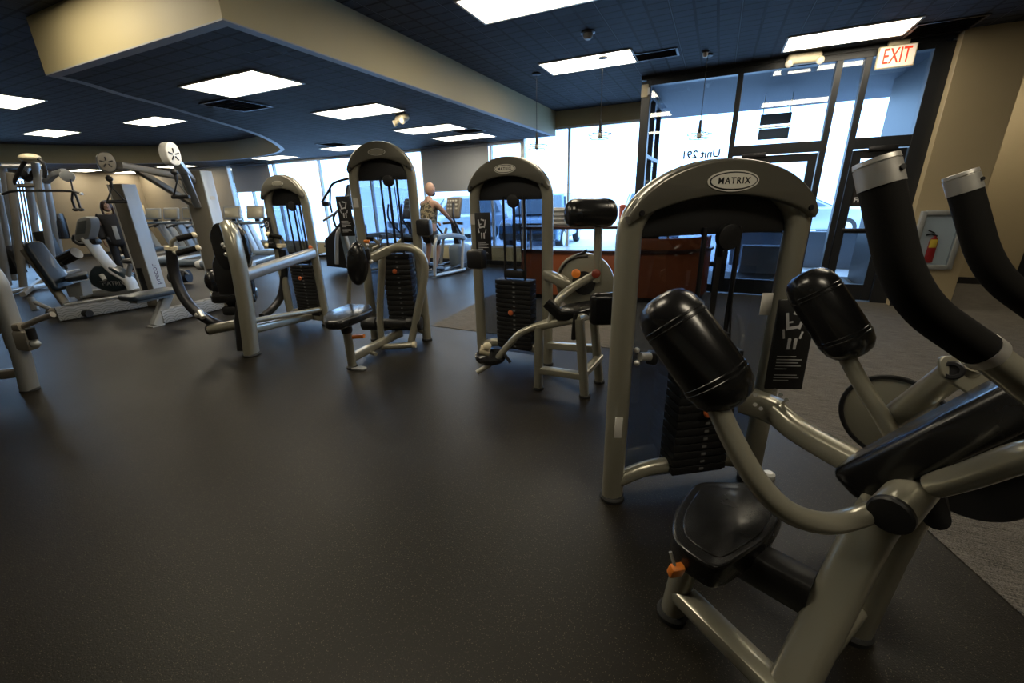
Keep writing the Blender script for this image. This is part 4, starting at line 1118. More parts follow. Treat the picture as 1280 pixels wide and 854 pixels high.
def swing(px, py, Y, root_pt, sc, head_m, arm_m, turn):
    P = onY(px, py, Y); R = Vec(root_pt)
    u = (P - R).normalized()
    a = MB().tube([R, P - u * .16], .042, .058, seg=14, sq=5, side=(0, 0, 1)).build('swing_arm', arm_m, ft)
    low = Vec((R.x, R.y, R.z - .34))
    MB().tube([low, R + u * .62 + Vec((0, 0, -.02))], .034, .045, seg=14, sq=5, side=(0, 0, 1)).build('arm_brace', arm_m, ft)
    n = (CAM - P); n.z = 0; n.normalize()
    n = (n * .8 + Vec((-u.y, u.x, 0)) * .2).normalized() if not turn else (n * .22 + RH * 1.0).normalized()
    h = MB(); uu = n.cross(Vec((0, 0, 1))).normalized()
    c0 = P - u * .02
    h.prism(fillet([c0 + uu * a_ * sc + Vec((0, 0, b_ * sc)) - n * .05 for a_, b_ in ((-.10, .15), (.04, .17), (.12, .06), (.10, -.12), (-.04, -.16), (-.13, -.04))], .07, 5, closed=True), n * .10, .012)
    hd = h.build('pulley_head', head_m, ft)
    f = MB()
    for k in range(5):
        a_ = k * 2 * PI / 5 + .3
        f.tube([c0 + n * .053 + (uu * math.cos(a_) + Vec((0, 0, math.sin(a_)))) * .02, c0 + n * .053 + (uu * math.cos(a_) + Vec((0, 0, math.sin(a_)))) * .085 * sc], .007, seg=6)
    f.build('spokes', DARKM, hd)
    # hanging strap handle
    q = P + Vec((0, 0, -.16))
    MB().tube([q + Vec((0, 0, .02)), q + Vec((.01, 0, -.06)), q + Vec((-.005, 0, -.12))], .016, seg=8).build('cable_clip', BLACK, ft)
    MB().sphere(q + Vec((0, 0, -.02)), .035).build('rubber_stop', BLACK, ft)
    t = q + Vec((0, 0, -.12)); w = (uu if not turn else RH) * .085
    MB().tube([t + w + Vec((0, 0, -.16)), t, t - w + Vec((0, 0, -.16))], .010, seg=8).build('strap', BLACK, ft)
    MB().tube([t + w * 1.15 + Vec((0, 0, -.16)), t - w * 1.15 + Vec((0, 0, -.16))], .020, seg=10).build('strap_handle', BLACK, ft)
swing(130, 203, 2.80, L3(-.08, -.10, 1.90), .72, TAUPE, TAUPE, 0)
swing(212, 193, 2.92, L3(.06, -.12, 1.86), .78, WHITE, STEEL2, 1)

base2 = Vec((-8.12, 3.56, 0)); front2 = Vec((-8.32, 2.56, 0))
ct = root('cable_column', 'tall leaning-looking cable column standing behind the exercise bike', 'gym machine', base2, math.atan2(front2.y - base2.y, front2.x - base2.x) + PI / 2)
M2_ = XF[ct.name]; R2_ = M2_.to_3x3()
def L2(x, y, z): return M2_ @ Vec((x, y, z))
R2C = R2_ @ rotz(.50)
MB().box(L2(0, 0, .93), (.22, .22, 1.85), R2C, bev=.02).build('column', TAUPE, ct)
MB().box(L2(0, 0, .93) + R2C @ Vec((.113, 0, 0)), (.02, .215, 1.84), R2C, bev=.006).build('side_panel', DAYLIT, ct)
MB().box(L2(0, 0, .93) + R2C @ Vec((-.113, 0, 0)), (.02, .235, 1.84), R2C, bev=.006).build('side_panel', WHITE, ct)
MB().tube([L2(0, 0, .12) + R2C @ Vec((-.03, -.108, 0)), L2(0, 0, .62) + R2C @ Vec((-.03, -.108, 0))], .05, .02, seg=12, side=R2C.col[0]).build('slot_cover', BLACK, ct)
text_mesh('side_lettering', 'precor', .12, mat('purple_grey_print', (.09, .07, .14), .5), ct, L2(0, 0, .50) + R2C @ Vec((.1245, 0, 0)), Vec((0, 0, 1)), -R2C.col[1])
beam(ct, L2(0, -.15, .105), L2(0, -1.15, .105), .13, .20, 'base_beam', WAVE)
MB().box(L2(.0, -.60, .225), (.10, .9, .03), R2_, bev=.006).build('slide_rail', STEEL2, ct)

# incline bench at the front of that column
fp = F(84, 394)
ib = root('incline_bench', 'incline bench with dark navy backrest and seat before the exercise bike', 'bench', fp)
Tp = K(33, 312, fp, .0)
MB().tube([K(88, 388, fp), K(60, 350, fp), K(31, 312, fp)], .055, .05, seg=14, sq=5).build('back_rail', TAUPE, ib)
axb = (K(31, 312, fp) - K(84, 384, fp)).normalized()
nb = Vec((RH.x, RH.y, 0)) - axb * RH.dot(axb); nb.normalize()
lb = axb.cross(nb)
o0 = K(80, 356, fp, .0) + nb * .0
bp_ = [K(84, 358, fp) + lb * s for s in (-.14, .14)]
poly = fillet([K(80, 362, fp) - lb * .14, K(80, 362, fp) + lb * .14, K(38, 303, fp) + lb * .12, K(38, 303, fp) - lb * .12], .07, 4, closed=True)
MB().prism([p + nb * .06 for p in poly], nb * -.09, .03).build('backrest', NAVY, ib)
zq = K(95, 346, fp).z
sq_ = fillet([Vec((K(82, 350, fp, -.1).x, K(82, 350, fp, -.1).y, zq)), Vec((K(110, 346, fp, -.1).x, K(110, 346, fp, -.1).y, zq + .05)), Vec((K(112, 346, fp, .25).x, K(112, 346, fp, .25).y, zq + .05)), Vec((K(82, 350, fp, .25).x, K(82, 350, fp, .25).y, zq))], .06, 4, closed=True)
MB().prism(sq_, (0, 0, -.07), .02).build('seat', NAVY, ib)
MB().prism([K(80, 358, fp), K(100, 352, fp), K(104, 370, fp), K(86, 372, fp)], FH * .16, .01).build('seat_gusset', GREYP, ib)
MB().tube([K(66, 391, fp, -.05), K(92, 386, fp, .0)], .075, seg=18).build('base_tube', TAUPE, ib)
MB().cyl(K(64, 391.5, fp, -.05), K(67, 391, fp, -.05), .08).build('base_tube_cap', BLACK, ib)
beam(ib, K(90, 388, fp) * 1.0, K(150, 377, fp, .35), .10, .10, 'base_rail', GREYP)
MB().tube([K(42, 377, fp, .15), K(66, 388, fp)], .03).tube([K(38, 372, fp, .15), K(45, 388, fp, .1)], .045).build('rear_support', GREYP, ib)
MB().tube([K(92, 390, fp, -.1), K(112, 392, fp, -.2)], .05).build('foot_roller', BLACK, ib)

# exercise bike
bf = Vec((-9.75, 3.72, 0))
bk = root('exercise_bike', 'white upright exercise bike with dark teardrop housing and rounded console', 'exercise bike', bf)
def Kb(x, y, p=0.0): return K(x, y, bf, p)
TEAL = mat('dark_teal_plastic', (.015, .03, .042), .35, coat=.2)
hp = [Kb(x, y) for x, y in ((121, 333), (128, 330), (141, 332), (155, 340), (163, 348), (164, 356), (158, 362), (146, 364), (132, 361), (122, 357), (116, 349), (117, 340))]
hpd = fillet(hp, .12, 4, closed=True)
MB().prism([p - FH * .10 for p in hpd], FH * .22, .03).build('housing', TEAL, bk)
MB().tube([Kb(109, 297), Kb(128, 322), Kb(143, 338), Kb(160, 349), Kb(167, 362)], .06, .115, seg=16, smooth=True, side=RH).build('frame_mast', WHITE, bk)
pc = Kb(134, 342) - FH * .115
MB().tube([pc, Kb(140, 348) - FH * .14], .035, seg=12).build('crank', WHITE, bk)
MB().box(Kb(141, 350) - FH * .19, (.10, .10, .03), ru, bev=.01).build('pedal', BLACK, bk)
dxy = (Kb(155, 352) - Kb(140, 352)).normalized()
text_mesh('lettering', 'MATRIX', .105, PRINT, bk, Kb(148, 353) - FH * .1025, dxy, Vec((0, 0, 1)), spacing=1.1)
cs = [Kb(x, y) for x, y in ((103, 274), (112, 270), (119, 272), (121, 283), (117, 298), (102, 301), (99, 297))]
cso = MB().prism([p - FH * .1 for p in fillet(cs, .06, 4, closed=True)], FH * .12 + RH * .05, .03).build('console', GREYP, bk)
scr = [Kb(x, y) for x, y in ((105, 277), (115, 275), (113, 291), (102, 293))]
MB().prism([p - FH * .105 for p in scr], FH * .006, .001).build('screen', mat('dim_screen', (.10, .11, .11), .3), cso)
MB().tube([Kb(93, 294), Kb(92, 300), Kb(99, 305), Kb(110, 305), Kb(122, 300)], .026, seg=10, smooth=True).build('handlebar', BLACK, bk)
MB().tube([Kb(100, 296, .2), Kb(101, 304, .2), Kb(118, 304, .2)], .022, seg=10, smooth=True).build('handlebar', BLACK, bk)
MB().box(Kb(119, 302), (.14, .12, .10), ru, bev=.03).build('mast_joint', BLACK, bk)
zb_ = .05
for px0, px1 in ((120, 170),):
    a = F(118, 372, 0); b = F(172, 366, 0)
MB().box(Vec((bf.x, bf.y, .06)), (1.0, .14, .12), Matrix((RH, FH, Vec((0, 0, 1)))).transposed(), bev=.03).build('base', GREYP, bk)
for s in (-1, 1):
    c_ = Vec((bf.x, bf.y, .045)) + RH * .47 * s
    MB().tube([c_ - FH * .28, c_ + FH * .28], .045, seg=12).build('stabiliser', GREYP, bk)
MB().tube([Kb(160, 350) + Vec((0, 0, .02)), Kb(163, 330, .05)], .04).build('seat_post', GREYP, bk)
MB().sphere(Kb(164, 326, .05), 1, (.16, .12, .05), ru).build('saddle', BLACK, bk)

# ------------------------------------------------------------------ multi-station frame with lat bar and cable rope
mfp = F(25, 365)
ms = root('multi_station', 'tall multi-cable frame of slanting chrome uprights hung with a lat bar', 'gym machine', mfp)
def Km(x, y, p=0.0): return K(x, y, mfp, p)
def mt(pts, r_, nm, m_, **k): return MB().tube([Km(*p) for p in pts], r_, seg=12, **k).build(nm, m_, ms)
for (a, b, w, m_) in (((3, 207, .3), (28, 352, .3), .055, STEEL2), ((13, 216, 0), (30, 364, 0), .06, TAUPE), ((32, 205, .5), (52, 340, .5), .06, STEEL2), ((44, 203, .2), (68, 338, .2), .06, STEEL2),
                      ((54, 212, .8), (78, 332, .8), .06, STEEL2), ((-14, 228, .1), (10, 356, .1), .06, STEEL2), ((-4, 224, .9), (18, 350, .9), .05, STEEL2)):
    mt([a, b], w, 'upright', m_)
for (x0, x1, p) in ((19, 37, .4), (23, 41, .4), (27, 45, .45), (47, 64, .4), (50, 67, .4)):
    mt([(x0, 226, p), (x1, 335, p)], .014, 'guide_rod', CHROME)
mt([(13, 240), (22, 218), (33, 200), (42, 197), (52, 201), (56, 210), (56, 222)], .030, 'top_bow', BLACK, smooth=True)
MB().sphere(Km(37, 197), 1, (.17, .12, .07), ru).build('top_cap', CREAM, ms)
mt([(17, 232, .1), (51, 232, .3)], .035, 'cross_tube', TAUPE)
mt([(2, 207, .2), (55, 207, .6)], .045, 'cross_tube', STEEL2)
for (x, y, p) in ((27, 216, .1), (34, 222, .2), (44, 218, .2)):
    MB().cyl(Km(x, y, p), Km(x, y, p + .06), .075, bev=.01).build('pulley', DARKM, ms)
mt([(58, 227, .3), (68, 218, .1), (80, 214, -.1)], .045, 'boom', STEEL2, sq=4)
MB().cyl(Km(84, 220, -.15), Km(84.5, 220, -.09), .10, bev=.012).build('boom_pulley', GREYP, ms)
mt([(88, 224, -.15), (91, 238, -.15)], .012, 'cable', DARKM)
mt([(91, 238, -.15), (90, 250, -.15), (94, 262, -.15)], .018, 'rope', BLACK)
mt([(92, 238, -.15), (97, 250, -.15), (101, 262, -.15)], .018, 'rope', BLACK)
for x in (94.5, 101.5): MB().sphere(Km(x, 262, -.15), .045, (1, 1, .7)).build('rope_end', BLACK, ms)
bar = mt([(3, 243, -.3), (16, 239, -.3), (40, 238.5, -.3), (64, 238.5, -.3), (88, 239, -.3), (101, 242, -.3)], .020, 'lat_bar', BLACK, smooth=True)
for x, y in ((2, 243), (102, 242.3)): MB().cyl(Km(x - .8, y, -.3), Km(x + .8, y, -.3), .026).build('bar_tip', WHITE, bar)
mt([(51, 212, -.1), (52, 238, -.3)], .010, 'cable', DARKM)
for (x, y, w, h, p, nm, m_) in ((60, 305, .22, .5, .3, 'weight_stack', BLACK), (42, 318, .24, .35, .4, 'weight_stack', BLACK), (15, 325, .20, .55, .3, 'weight_stack', DARKM)):
    MB().box(Km(x, y, p), (w, .18, h), ru @ Matrix.Rotation(-.12, 3, 'Y'), bev=.02).build(nm, m_, ms)
mt([(68, 268, .9), (72, 276, .9), (78, 298, .9)], .13, 'back_pad', VINYL)
MB().tube([Km(78, 325, .2), Km(96, 316, .2)], .11, seg=16).build('leg_roller', VINYL, ms)
MB().tube([Km(58, 324, .3), Km(70, 326, .2), Km(82, 322, .2)], .06).build('roller_arm', STEEL2, ms)
MB().prism(fillet([Km(60, 332, .1), Km(78, 327, .1), Km(84, 331, .4), Km(66, 337, .4)], .06, 4, closed=True), (0, 0, -.09), .02).build('seat', VINYL, ms)
MB().tube([Km(76, 336, .3), Km(82, 345, .3)], .05).build('seat_leg', STEEL2, ms)
beam(ms, F(4, 366, .06), F(60, 356, .06), .09, .09, 'base_beam', STEEL2)
beam(ms, F(48, 350, .06), F(98, 338, .06), .08, .08, 'base_beam', STEEL2)
beam(ms, F(28, 368, .06), F(60, 344, .06), .08, .08, 'base_beam', TAUPE)

# machine cut off by the picture edge
lf = F(38, 488)
lm = root('leg_extension_machine', 'grey machine post cut by the picture edge nearest the bare floor', 'gym machine', lf)
def Kl(x, y, p=0.0): return K(x, y, lf, p)
MB().tube([lf + Vec((0, 0, .01)), Kl(28, 450), Kl(16, 410), Kl(4, 375), Kl(-4, 352), Kl(-20, 330)], .050, .060, seg=16, sq=3, smooth=True, side=RH).build('post', GREYP, lm)
MB().lathe(lf, (0, 0, 1), [(0, .066), (.012, .066), (.02, .056)]).build('rubber_foot', RUBBER, lm)
MB().tube([Kl(-40, 412), Kl(0, 411), Kl(30, 408)], .035, .045, seg=14, sq=4).build('cross_arm', TAUPE, lm)
MB().tube([Kl(28, 409), Kl(46, 400), Kl(66, 393)], .024, seg=12).build('pin_arm', TAUPE, lm)
MB().box(Kl(26, 424), (.20, .10, .18), ru @ Matrix.Rotation(.15, 3, 'Y'), bev=.02).build('adjuster_block', TAUPE, lm)
MB().tube([Kl(37, 410, -.06), Kl(42, 424, -.06)], .030).build('pop_pin', BLACK, lm)
MB().sphere(Kl(44, 430, -.06), .035).build('pop_pin_knob', GREYP, lm)
MB().tube([Kl(-60, 474), Kl(10, 467), Kl(28, 465)], .040, .045, seg=14, sq=4).build('base_rail', TAUPE, lm)
MB().tube([Kl(-50, 440, .1), Kl(-48, 476, .1), Kl(-46, 500, .1)], .045, seg=12).build('rear_post', GREYP, lm)
MB().box(Kl(-50, 395, .15), (.42, .42, .09), ru, bev=.035).build('seat', VINYL, lm)

# ------------------------------------------------------------------ cardio: treadmills, climber, ellipticals
DECK = mat('running_belt', (.015, .015, .016), .6)
BLUEG = mat('blue_grey_plastic', (.16, .21, .27), .4, coat=.1)
def make_treadmill():
    r = root('treadmill', None, 'treadmill', (0, 0, 0))
    k = dict(parent=r, world=False)
    MB().box((0, -.1, .13), (.58, 1.55, .10), bev=.02).build('running_deck', DECK, **k)
    for s in (-1, 1): MB().box((s * .345, -.1, .15), (.11, 1.70, .10), bev=.03).build('side_rail', STEEL2, **k)
    MB().cyl((-.40, -.95, .10), (.40, -.95, .10), .085, bev=.012).build('rear_roller', BLUEG, **k)
    for s in (-1, 1): MB().cyl((s * .40, -.95, .10), (s * .28, -.95, .10), .092, bev=.012).build('roller_cap', WHITE, **k)
    MB().box((0, .84, .17), (.80, .50, .26), bev=.08, seg=4).build('motor_cover', BLUEG, **k)
    for s in (-1, 1):
        MB().tube([(s * .39, .92, .08), (s * .39, .42, 1.05)], .065, .12, seg=12, sq=4, side=(1, 0, 0)).build('upright', DAYLIT, **k)  # whitened paint stands in for window light on the uprights
        MB().tube([(s * .38, .46, 1.02), (s * .38, .10, 1.0), (s * .36, -.12, .96)], .03, seg=10, smooth=True).build('handrail', BLACK, **k)
    MB().box((0, .42, 1.06), (.80, .26, .07), bev=.03).build('dashboard', BLUEG, **k)
    R_ = Matrix.Rotation(-.35, 3, 'X')
    c = MB().box((0, .50, 1.33), (.46, .07, .36), R_, bev=.03, seg=3).build('console', GREYP, **k)
    MB().box((0, .455, 1.335), (.36, .006, .25), R_, bev=.001).build('screen', mat('screen_film', (.42, .38, .28), .25), c, world=False)
    MB().box((0, .50, 1.13), (.12, .06, .12), bev=.02).build('console_neck', BLACK, **k)
    MB().lathe((.22, .38, 1.09), (0, 0, 1), [(0, .05), (.03, .05), (.035, .04)]).build('cup_holder', BLACK, **k)
    return r
tm = make_treadmill()
XF.pop(tm.name)
tspots = [(-15.6, 'treadmill furthest into the corner by the tan side wall'), (-14.6, 'second treadmill from the tan corner, behind the pale column'), (-13.6, 'third treadmill from the tan corner, seen between the two columns'),
          (-12.6, 'fourth treadmill from the tan corner, beside the wide column'), (-11.6, 'treadmill before the bright window under the half-lowered blind'), (-10.6, 'treadmill nearest the chest press tower')]
for i, (x, lab) in enumerate(tspots):
    o = tm if i == 0 else copy_tree(tm)
    place(o, (x - .95 * math.sin(.52), 6.5 + .95 * math.cos(.52), 0), .52); tag(o, lab, 'treadmill', 'row of treadmills facing the windows')

# magazine picture on the wall above the treadmills
p = Vec((XL + .012, 8.75, 1.45))
r = root('wall_notice', 'small framed notice on the tan wall over the treadmills', 'notice', p)
MB().box(p, (.02, .26, .36), bev=.004).build('frame', CREAM, r)
MB().box(p + Vec((.011, 0, .04)), (.003, .10, .18), bev=0).build('picture', BLACK, r)

# stair climber with tall looping rails
cf = Vec((-7.75, 7.15, 0))
sc_ = root('stair_climber', 'stair climber with tall looping handrails before the bright window', 'stair climber', cf)
def Kc(x, y, p=0.0): return K(x, y, cf, p)
MB().prism([Kc(x, y, -.25) for x, y in ((408, 333), (452, 338), (448, 285), (440, 272), (430, 271), (418, 285), (405, 300))], FH * .6, .04).build('body', DARKM, sc_)
MB().prism([Kc(x, y, -.32) for x, y in ((424, 290), (443, 283), (446, 330), (434, 334))], FH * .05, .01).build('side_cover', BLUEG, sc_)
MB().tube([Kc(421, 330, -.35), Kc(421, 300, -.35), Kc(424, 288, -.35), Kc(430, 290, -.35), Kc(441, 325, -.35)], .045, seg=12, smooth=True).build('side_frame', STEEL2, sc_)
for p in (-.36, .40):
    MB().tube([Kc(402, 253, p), Kc(410, 240, p), Kc(416, 230, p), (Kc(428, 225, p)), Kc(440, 223, p), Kc(449, 223, p)], .025, seg=10, smooth=True).build('upper_rail', DARKM, sc_)
    MB().tube([Kc(404, 276, p), Kc(423, 263, p), Kc(436, 245, p), Kc(446, 229, p)], .025, seg=10, smooth=True).build('slant_rail', STEEL2, sc_)
    MB().tube([Kc(420, 284, p), Kc(417, 272, p), Kc(424, 262, p), Kc(440, 258, p), Kc(452, 258, p)], .025, seg=10, smooth=True).build('lower_rail', DARKM, sc_)
MB().tube([Kc(413, 236, -.36), Kc(412.5, 254, -.36), Kc(415, 266, -.36)], .02, seg=8).build('rail_drop', DARKM, sc_)
MB().box(Kc(407, 255, -.36), (.14, .06, .09), ru, bev=.015).build('bracket', DARKM, sc_)
cs = MB().prism([Kc(x, y, -.05) for x, y in ((433, 231), (447, 228), (445, 245), (430, 248))], FH * .09, .02).build('console', DARKM, sc_)
MB().prism([Kc(x, y, -.06) for x, y in ((435, 233), (445, 231), (443, 242), (433, 244))], FH * .01, .001).build('screen', mat('dim_panel', (.25, .26, .27), .4), cs)
MB().tube([Kc(441, 246), Kc(441, 262)], .06).build('console_neck', BLACK, sc_)
for k in range(4):
    MB().box(Kc(412 + 9 * k, 318 - 12 * k, .05), (.36, .55, .05), ru, bev=.01).build('step', BLACK, sc_)

def elliptical(P, ang, label, name='elliptical_trainer'):
    """local +x is the way the user faces"""
    r = root(name, label, 'elliptical trainer', P, ang)
    k = dict(parent=r, world=False)
    for s in (-1, 1):
        # bent hoop legs of pale tube either side
        MB().tube([(-.62, s * .33, .06), (-.56, s * .33, .62), (-.50, s * .33, .78), (-.38, s * .33, .80)], .035, seg=12, fil=.08).build('hoop_leg', STEEL2, **k)
        MB().tube([(-.62, s * .33, .05), (-.05, s * .33, .05), (.30, s * .33, .05)], .035, seg=12).build('floor_tube', STEEL2, **k)
        MB().tube([(.22, s * .33, .05), (.34, s * .30, .65), (.42, s * .24, .92)], .035, seg=12, fil=.1).build('front_leg', STEEL2, **k)
        MB().tube([(-.50, s * .33, .80), (.0, s * .33, .80), (.36, s * .28, .72)], .05, .07, seg=12, sq=4, smooth=True).build('side_arm', BLUEG, **k)
        MB().box((-.12, s * .15, .12 + .04 * s), (.46, .15, .05), Matrix.Rotation(.12 * s, 3, 'Y'), bev=.015).build('pedal', BLACK, **k)
        MB().tube([(-.30, s * .17, .09 + .04 * s), (.55, s * .17, .16)], .03, seg=8).build('link_arm', DARKM, **k)
        MB().tube([(.40, s * .27, .70), (.12, s * .31, 1.05), (.06, s * .31, 1.22), (.10, s * .30, 1.45)], .022, seg=10, smooth=True).build('moving_handle', BLACK, **k)
    MB().box((.55, 0, .30), (.50, .36, .55), bev=.12, seg=4).build('drive_housing', BLUEG, **k)
    MB().tube([(.50, 0, .50), (.42, 0, 1.02)], .06, .08, seg=12, sq=3).build('mast', DARKM, **k)
    MB().tube([(.38, .28, 1.02), (.36, 0, 1.04), (.38, -.28, 1.02)], .03, seg=10, smooth=True).build('fixed_bar', DARKM, **k)
    R_ = Matrix.Rotation(.28, 3, 'Y')
    c = MB().box((.44, 0, 1.34), (.09, .42, .46), R_, bev=.05, seg=3).build('console', mat('console_plastic', (.11, .10, .085), .45), **k)
    b = MB()
    for i in range(4):
        for j in range(3):
            b.box((.393 - .028 * (0) + (j - 1) * -.0, (i - 1.5) * .08, 1.38 + (j - .6) * .08), (.012, .05, .03), R_, bev=.003)
    b.build('buttons', mat('console_keys', (.45, .44, .40), .5), c, world=False)
    MB().box((.41, 0, 1.20), (.06, .26, .05), R_, bev=.01).build('display', BLACK, c, world=False)
    return r
el_ang = math.radians(80)
elliptical(Vec((-5.27, 7.66, 0)), el_ang, 'elliptical trainer the bald man stands on')
elliptical(Vec((-6.5, 7.6, 0)), el_ang - .2, 'elliptical trainer seen through the tallest tower, past its chest pad')

# floor bag beside the pale column
bp0 = F(228, 355)
def bag():
    r = root('gym_bag', 'small dark roller bag lying on the floor between the two columns', 'bag', bp0)
    MB().tube([K(216, 347, bp0), K(224, 346, bp0), K(236, 345, bp0)], .13, .11, seg=14, smooth=True).build('bag_body', DARKM, r)
    MB().tube([K(222, 341, bp0, -.05), K(228, 338, bp0, -.05), K(236, 343, bp0, -.05)], .02, seg=8, smooth=True).build('bag_strap', GREYP, r)
    MB().cyl(K(214.6, 347, bp0), K(216, 347, bp0), .12).build('bag_end', BLACK, r)
bag()

# ------------------------------------------------------------------ reception desk
WOOD = mat('orange_desk_laminate', (.27, .072, .025), .35, coat=.2, vary=.12, vscale=3)
DTOP = mat('dark_desk_top', (.045, .02, .018), .3, coat=.2)
r = root('reception_desk', 'curved reception desk with orange laminate front by the entrance', 'desk', (-1.2, 6.3, 0))
line = catmull([Vec((-2.65, 5.95, 0)), Vec((-1.9, 6.0, 0)), Vec((-1.1, 6.12, 0)), Vec((-.45, 6.3, 0)), Vec((-.08, 6.62, 0)), Vec((0, 6.95, 0))], 6)
def off(line, d):
    o = []
    for i, p in enumerate(line):
        t = (line[min(i + 1, len(line) - 1)] - line[max(i - 1, 0)]).normalized()
        o.append(p + Vec((-t.y, t.x, 0)) * d)
    return o
def strip(z0, z1, d0, d1, sel=slice(None), bev=.006):
    l = line[sel]
    po = off(l, d0) + list(reversed(off(l, d1)))
    return MB().prism([p + Vec((0, 0, z0)) for p in po], (0, 0, z1 - z0), bev)
strip(.08, .72, 0, .45).build('front', WOOD, r)
strip(0, .08, .04, .42).build('plinth', BLACK, r)
strip(.72, .76, -.03, .50).build('counter_top', DTOP, r)
strip(.76, .92, .02, .08, slice(13, None)).build('upstand', WOOD, r)
strip(1.06, 1.10, -.05, .25, bev=.01).build('raised_shelf', DTOP, r)
for i in (1, 9, 17, 25):
    q = off(line, .10)[i]
    MB().cyl(q + Vec((0, 0, .76)), q + Vec((0, 0, 1.06)), .018).build('shelf_post', CHROME, r)
q = off(line, .08)[7] ; q.z = 1.10
pq = onY(702, 268, 6.05)
lr = root('leaflet_rack', 'pale slatted leaflet rack on the raised desk shelf behind the roller pad', 'leaflet rack', (pq.x, pq.y, 1.10))
MB().box((pq.x + .1, pq.y + .03, 1.23), (.62, .03, .26), bev=.004).build('back_board', WHITE, lr)
for k in range(4): MB().box((pq.x + .1, pq.y, 1.13 + .062 * k), (.62, .03, .022), bev=.004).build('slat', GREYP, lr)
pq = onY(778, 267, 6.12)
tb = root('tumbler', 'tall salmon pink tumbler on the raised desk shelf', 'tumbler', (pq.x, pq.y, 1.10))
PINK = mat('salmon_plastic', (.50, .13, .10), .4)
MB().lathe((pq.x, pq.y, 1.10), (0, 0, 1), [(0, .036), (.005, .042), (.24, .048), (.245, .044)]).build('cup', PINK, tb)
MB().lathe((pq.x, pq.y, 1.345), (0, 0, 1), [(0, .049), (.02, .049), (.04, .03), (.045, .0)]).build('lid', PINK, tb)
pm = onY(820, 292, 6.5)
mo = root('desk_monitor', 'dark computer monitor on the desk seen through the badge tower', 'monitor', (-.95, 6.42, .76))
MB().box((-.95, 6.42, 1.0), (.50, .04, .30), rotz(.15), bev=.008).build('screen', BLACK, mo)
MB().cyl((-.95, 6.44, .77), (-.95, 6.44, .9), .025).build('neck', BLACK, mo)
MB().box((-.95, 6.44, .77), (.22, .16, .015), rotz(.15), bev=.004).build('stand', BLACK, mo)

# ------------------------------------------------------------------ cars outside
def car(P, ang, paint, label, suv=True):
    r = root('parked_car', label, 'car', P, ang)       # local +x is the nose
    k = dict(parent=r, world=False)
    Hh = 1.72 if suv else 1.45
    side = [(-2.3, .45), (-2.32, .85), (-2.2, 1.02), (1.0, 1.04), (2.05, .95), (2.28, .80), (2.3, .42), (1.9, .30), (-1.9, .30)]
    MB().prism([(x, -.92, z) for x, z in side], (0, 1.84, 0), .07).build('body', paint, **k)
    cab = [(-2.15, 1.0), (-1.95, Hh - .1), (-1.6, Hh), (.05, Hh), (.35, Hh - .06), (1.05, 1.02)]
    b = bmesh.new()
    mb = MB(); n = len(cab)
    vs = [(x, -.86 if z < 1.1 else -.70, z) for x, z in cab] + [(x, .86 if z < 1.1 else .70, z) for x, z in cab]
    mb.raw(vs, [tuple(range(n)), tuple(range(2 * n - 1, n - 1, -1))] + [(i, (i + 1) % n, n + (i + 1) % n, n + i) for i in range(n)])
    b.free(); c = mb.build('cabin', paint, **k)
    GL = mat('car_glass', (.06, .10, .14), .08, .2, coat=.5)
    MB().prism([(1.03, -.78, 1.06), (1.03, .78, 1.06), (.42, .64, Hh - .10), (.42, -.64, Hh - .10)], (.03, 0, .02), 0).build('windscreen', GL, c, world=False)
    for s in (-1, 1):
        MB().prism([(-1.9, s * .865, 1.08), (.85, s * .865, 1.08), (.25, s * .735, Hh - .10), (-1.7, s * .735, Hh - .10)], (0, s * .012, 0), 0).build('side_window', GL, c, world=False)
        for x in (-1.4, 1.45):
            w = MB().cyl((x, s * .74, .35), (x, s * .95, .35), .35, bev=.04, seg=28).build('wheel', RUBBER, **k)
            MB().lathe((x, s * .952, .35), (0, s, 0), [(0, .22), (.01, .21), (.012, .05), (.02, .0)]).build('hubcap', CHROME, w, world=False)
        MB().box((2.22, s * .68, .80), (.12, .36, .16), bev=.04).build('headlamp', WHITE, **k)
    MB().box((2.29, 0, .76), (.05, .90, .22), bev=.02).build('grille', BLACK, **k)
    MB().box((2.30, 0, .48), (.10, 1.7, .20), bev=.04).build('bumper', DARKM, **k)
    return r
BLUEC = mat('car_blue_paint', (.10, .22, .38), .25, .4, coat=.8)
SILV = mat('car_silver_paint', (.42, .48, .55), .25, .5, coat=.8)
car(Vec((-5.3, 14.0, -.07)), -PI / 2 + .12, BLUEC, 'blue parked suv facing the window, seen through the roller-pad tower')
car(Vec((-9.6, 14.5, -.07)), -PI / 2 - .5, SILV, 'silver parked car seen through the tallest tower')
car(Vec((2.4, 18.5, -.07)), .1, SILV, 'silver parked car beyond the entrance doors', False)
car(Vec((-2.1, 16.0, -.07)), -PI / 2 + .1, mat('car_white_paint', (.6, .63, .66), .25, .2, coat=.8), 'white parked car beyond the reception desk')
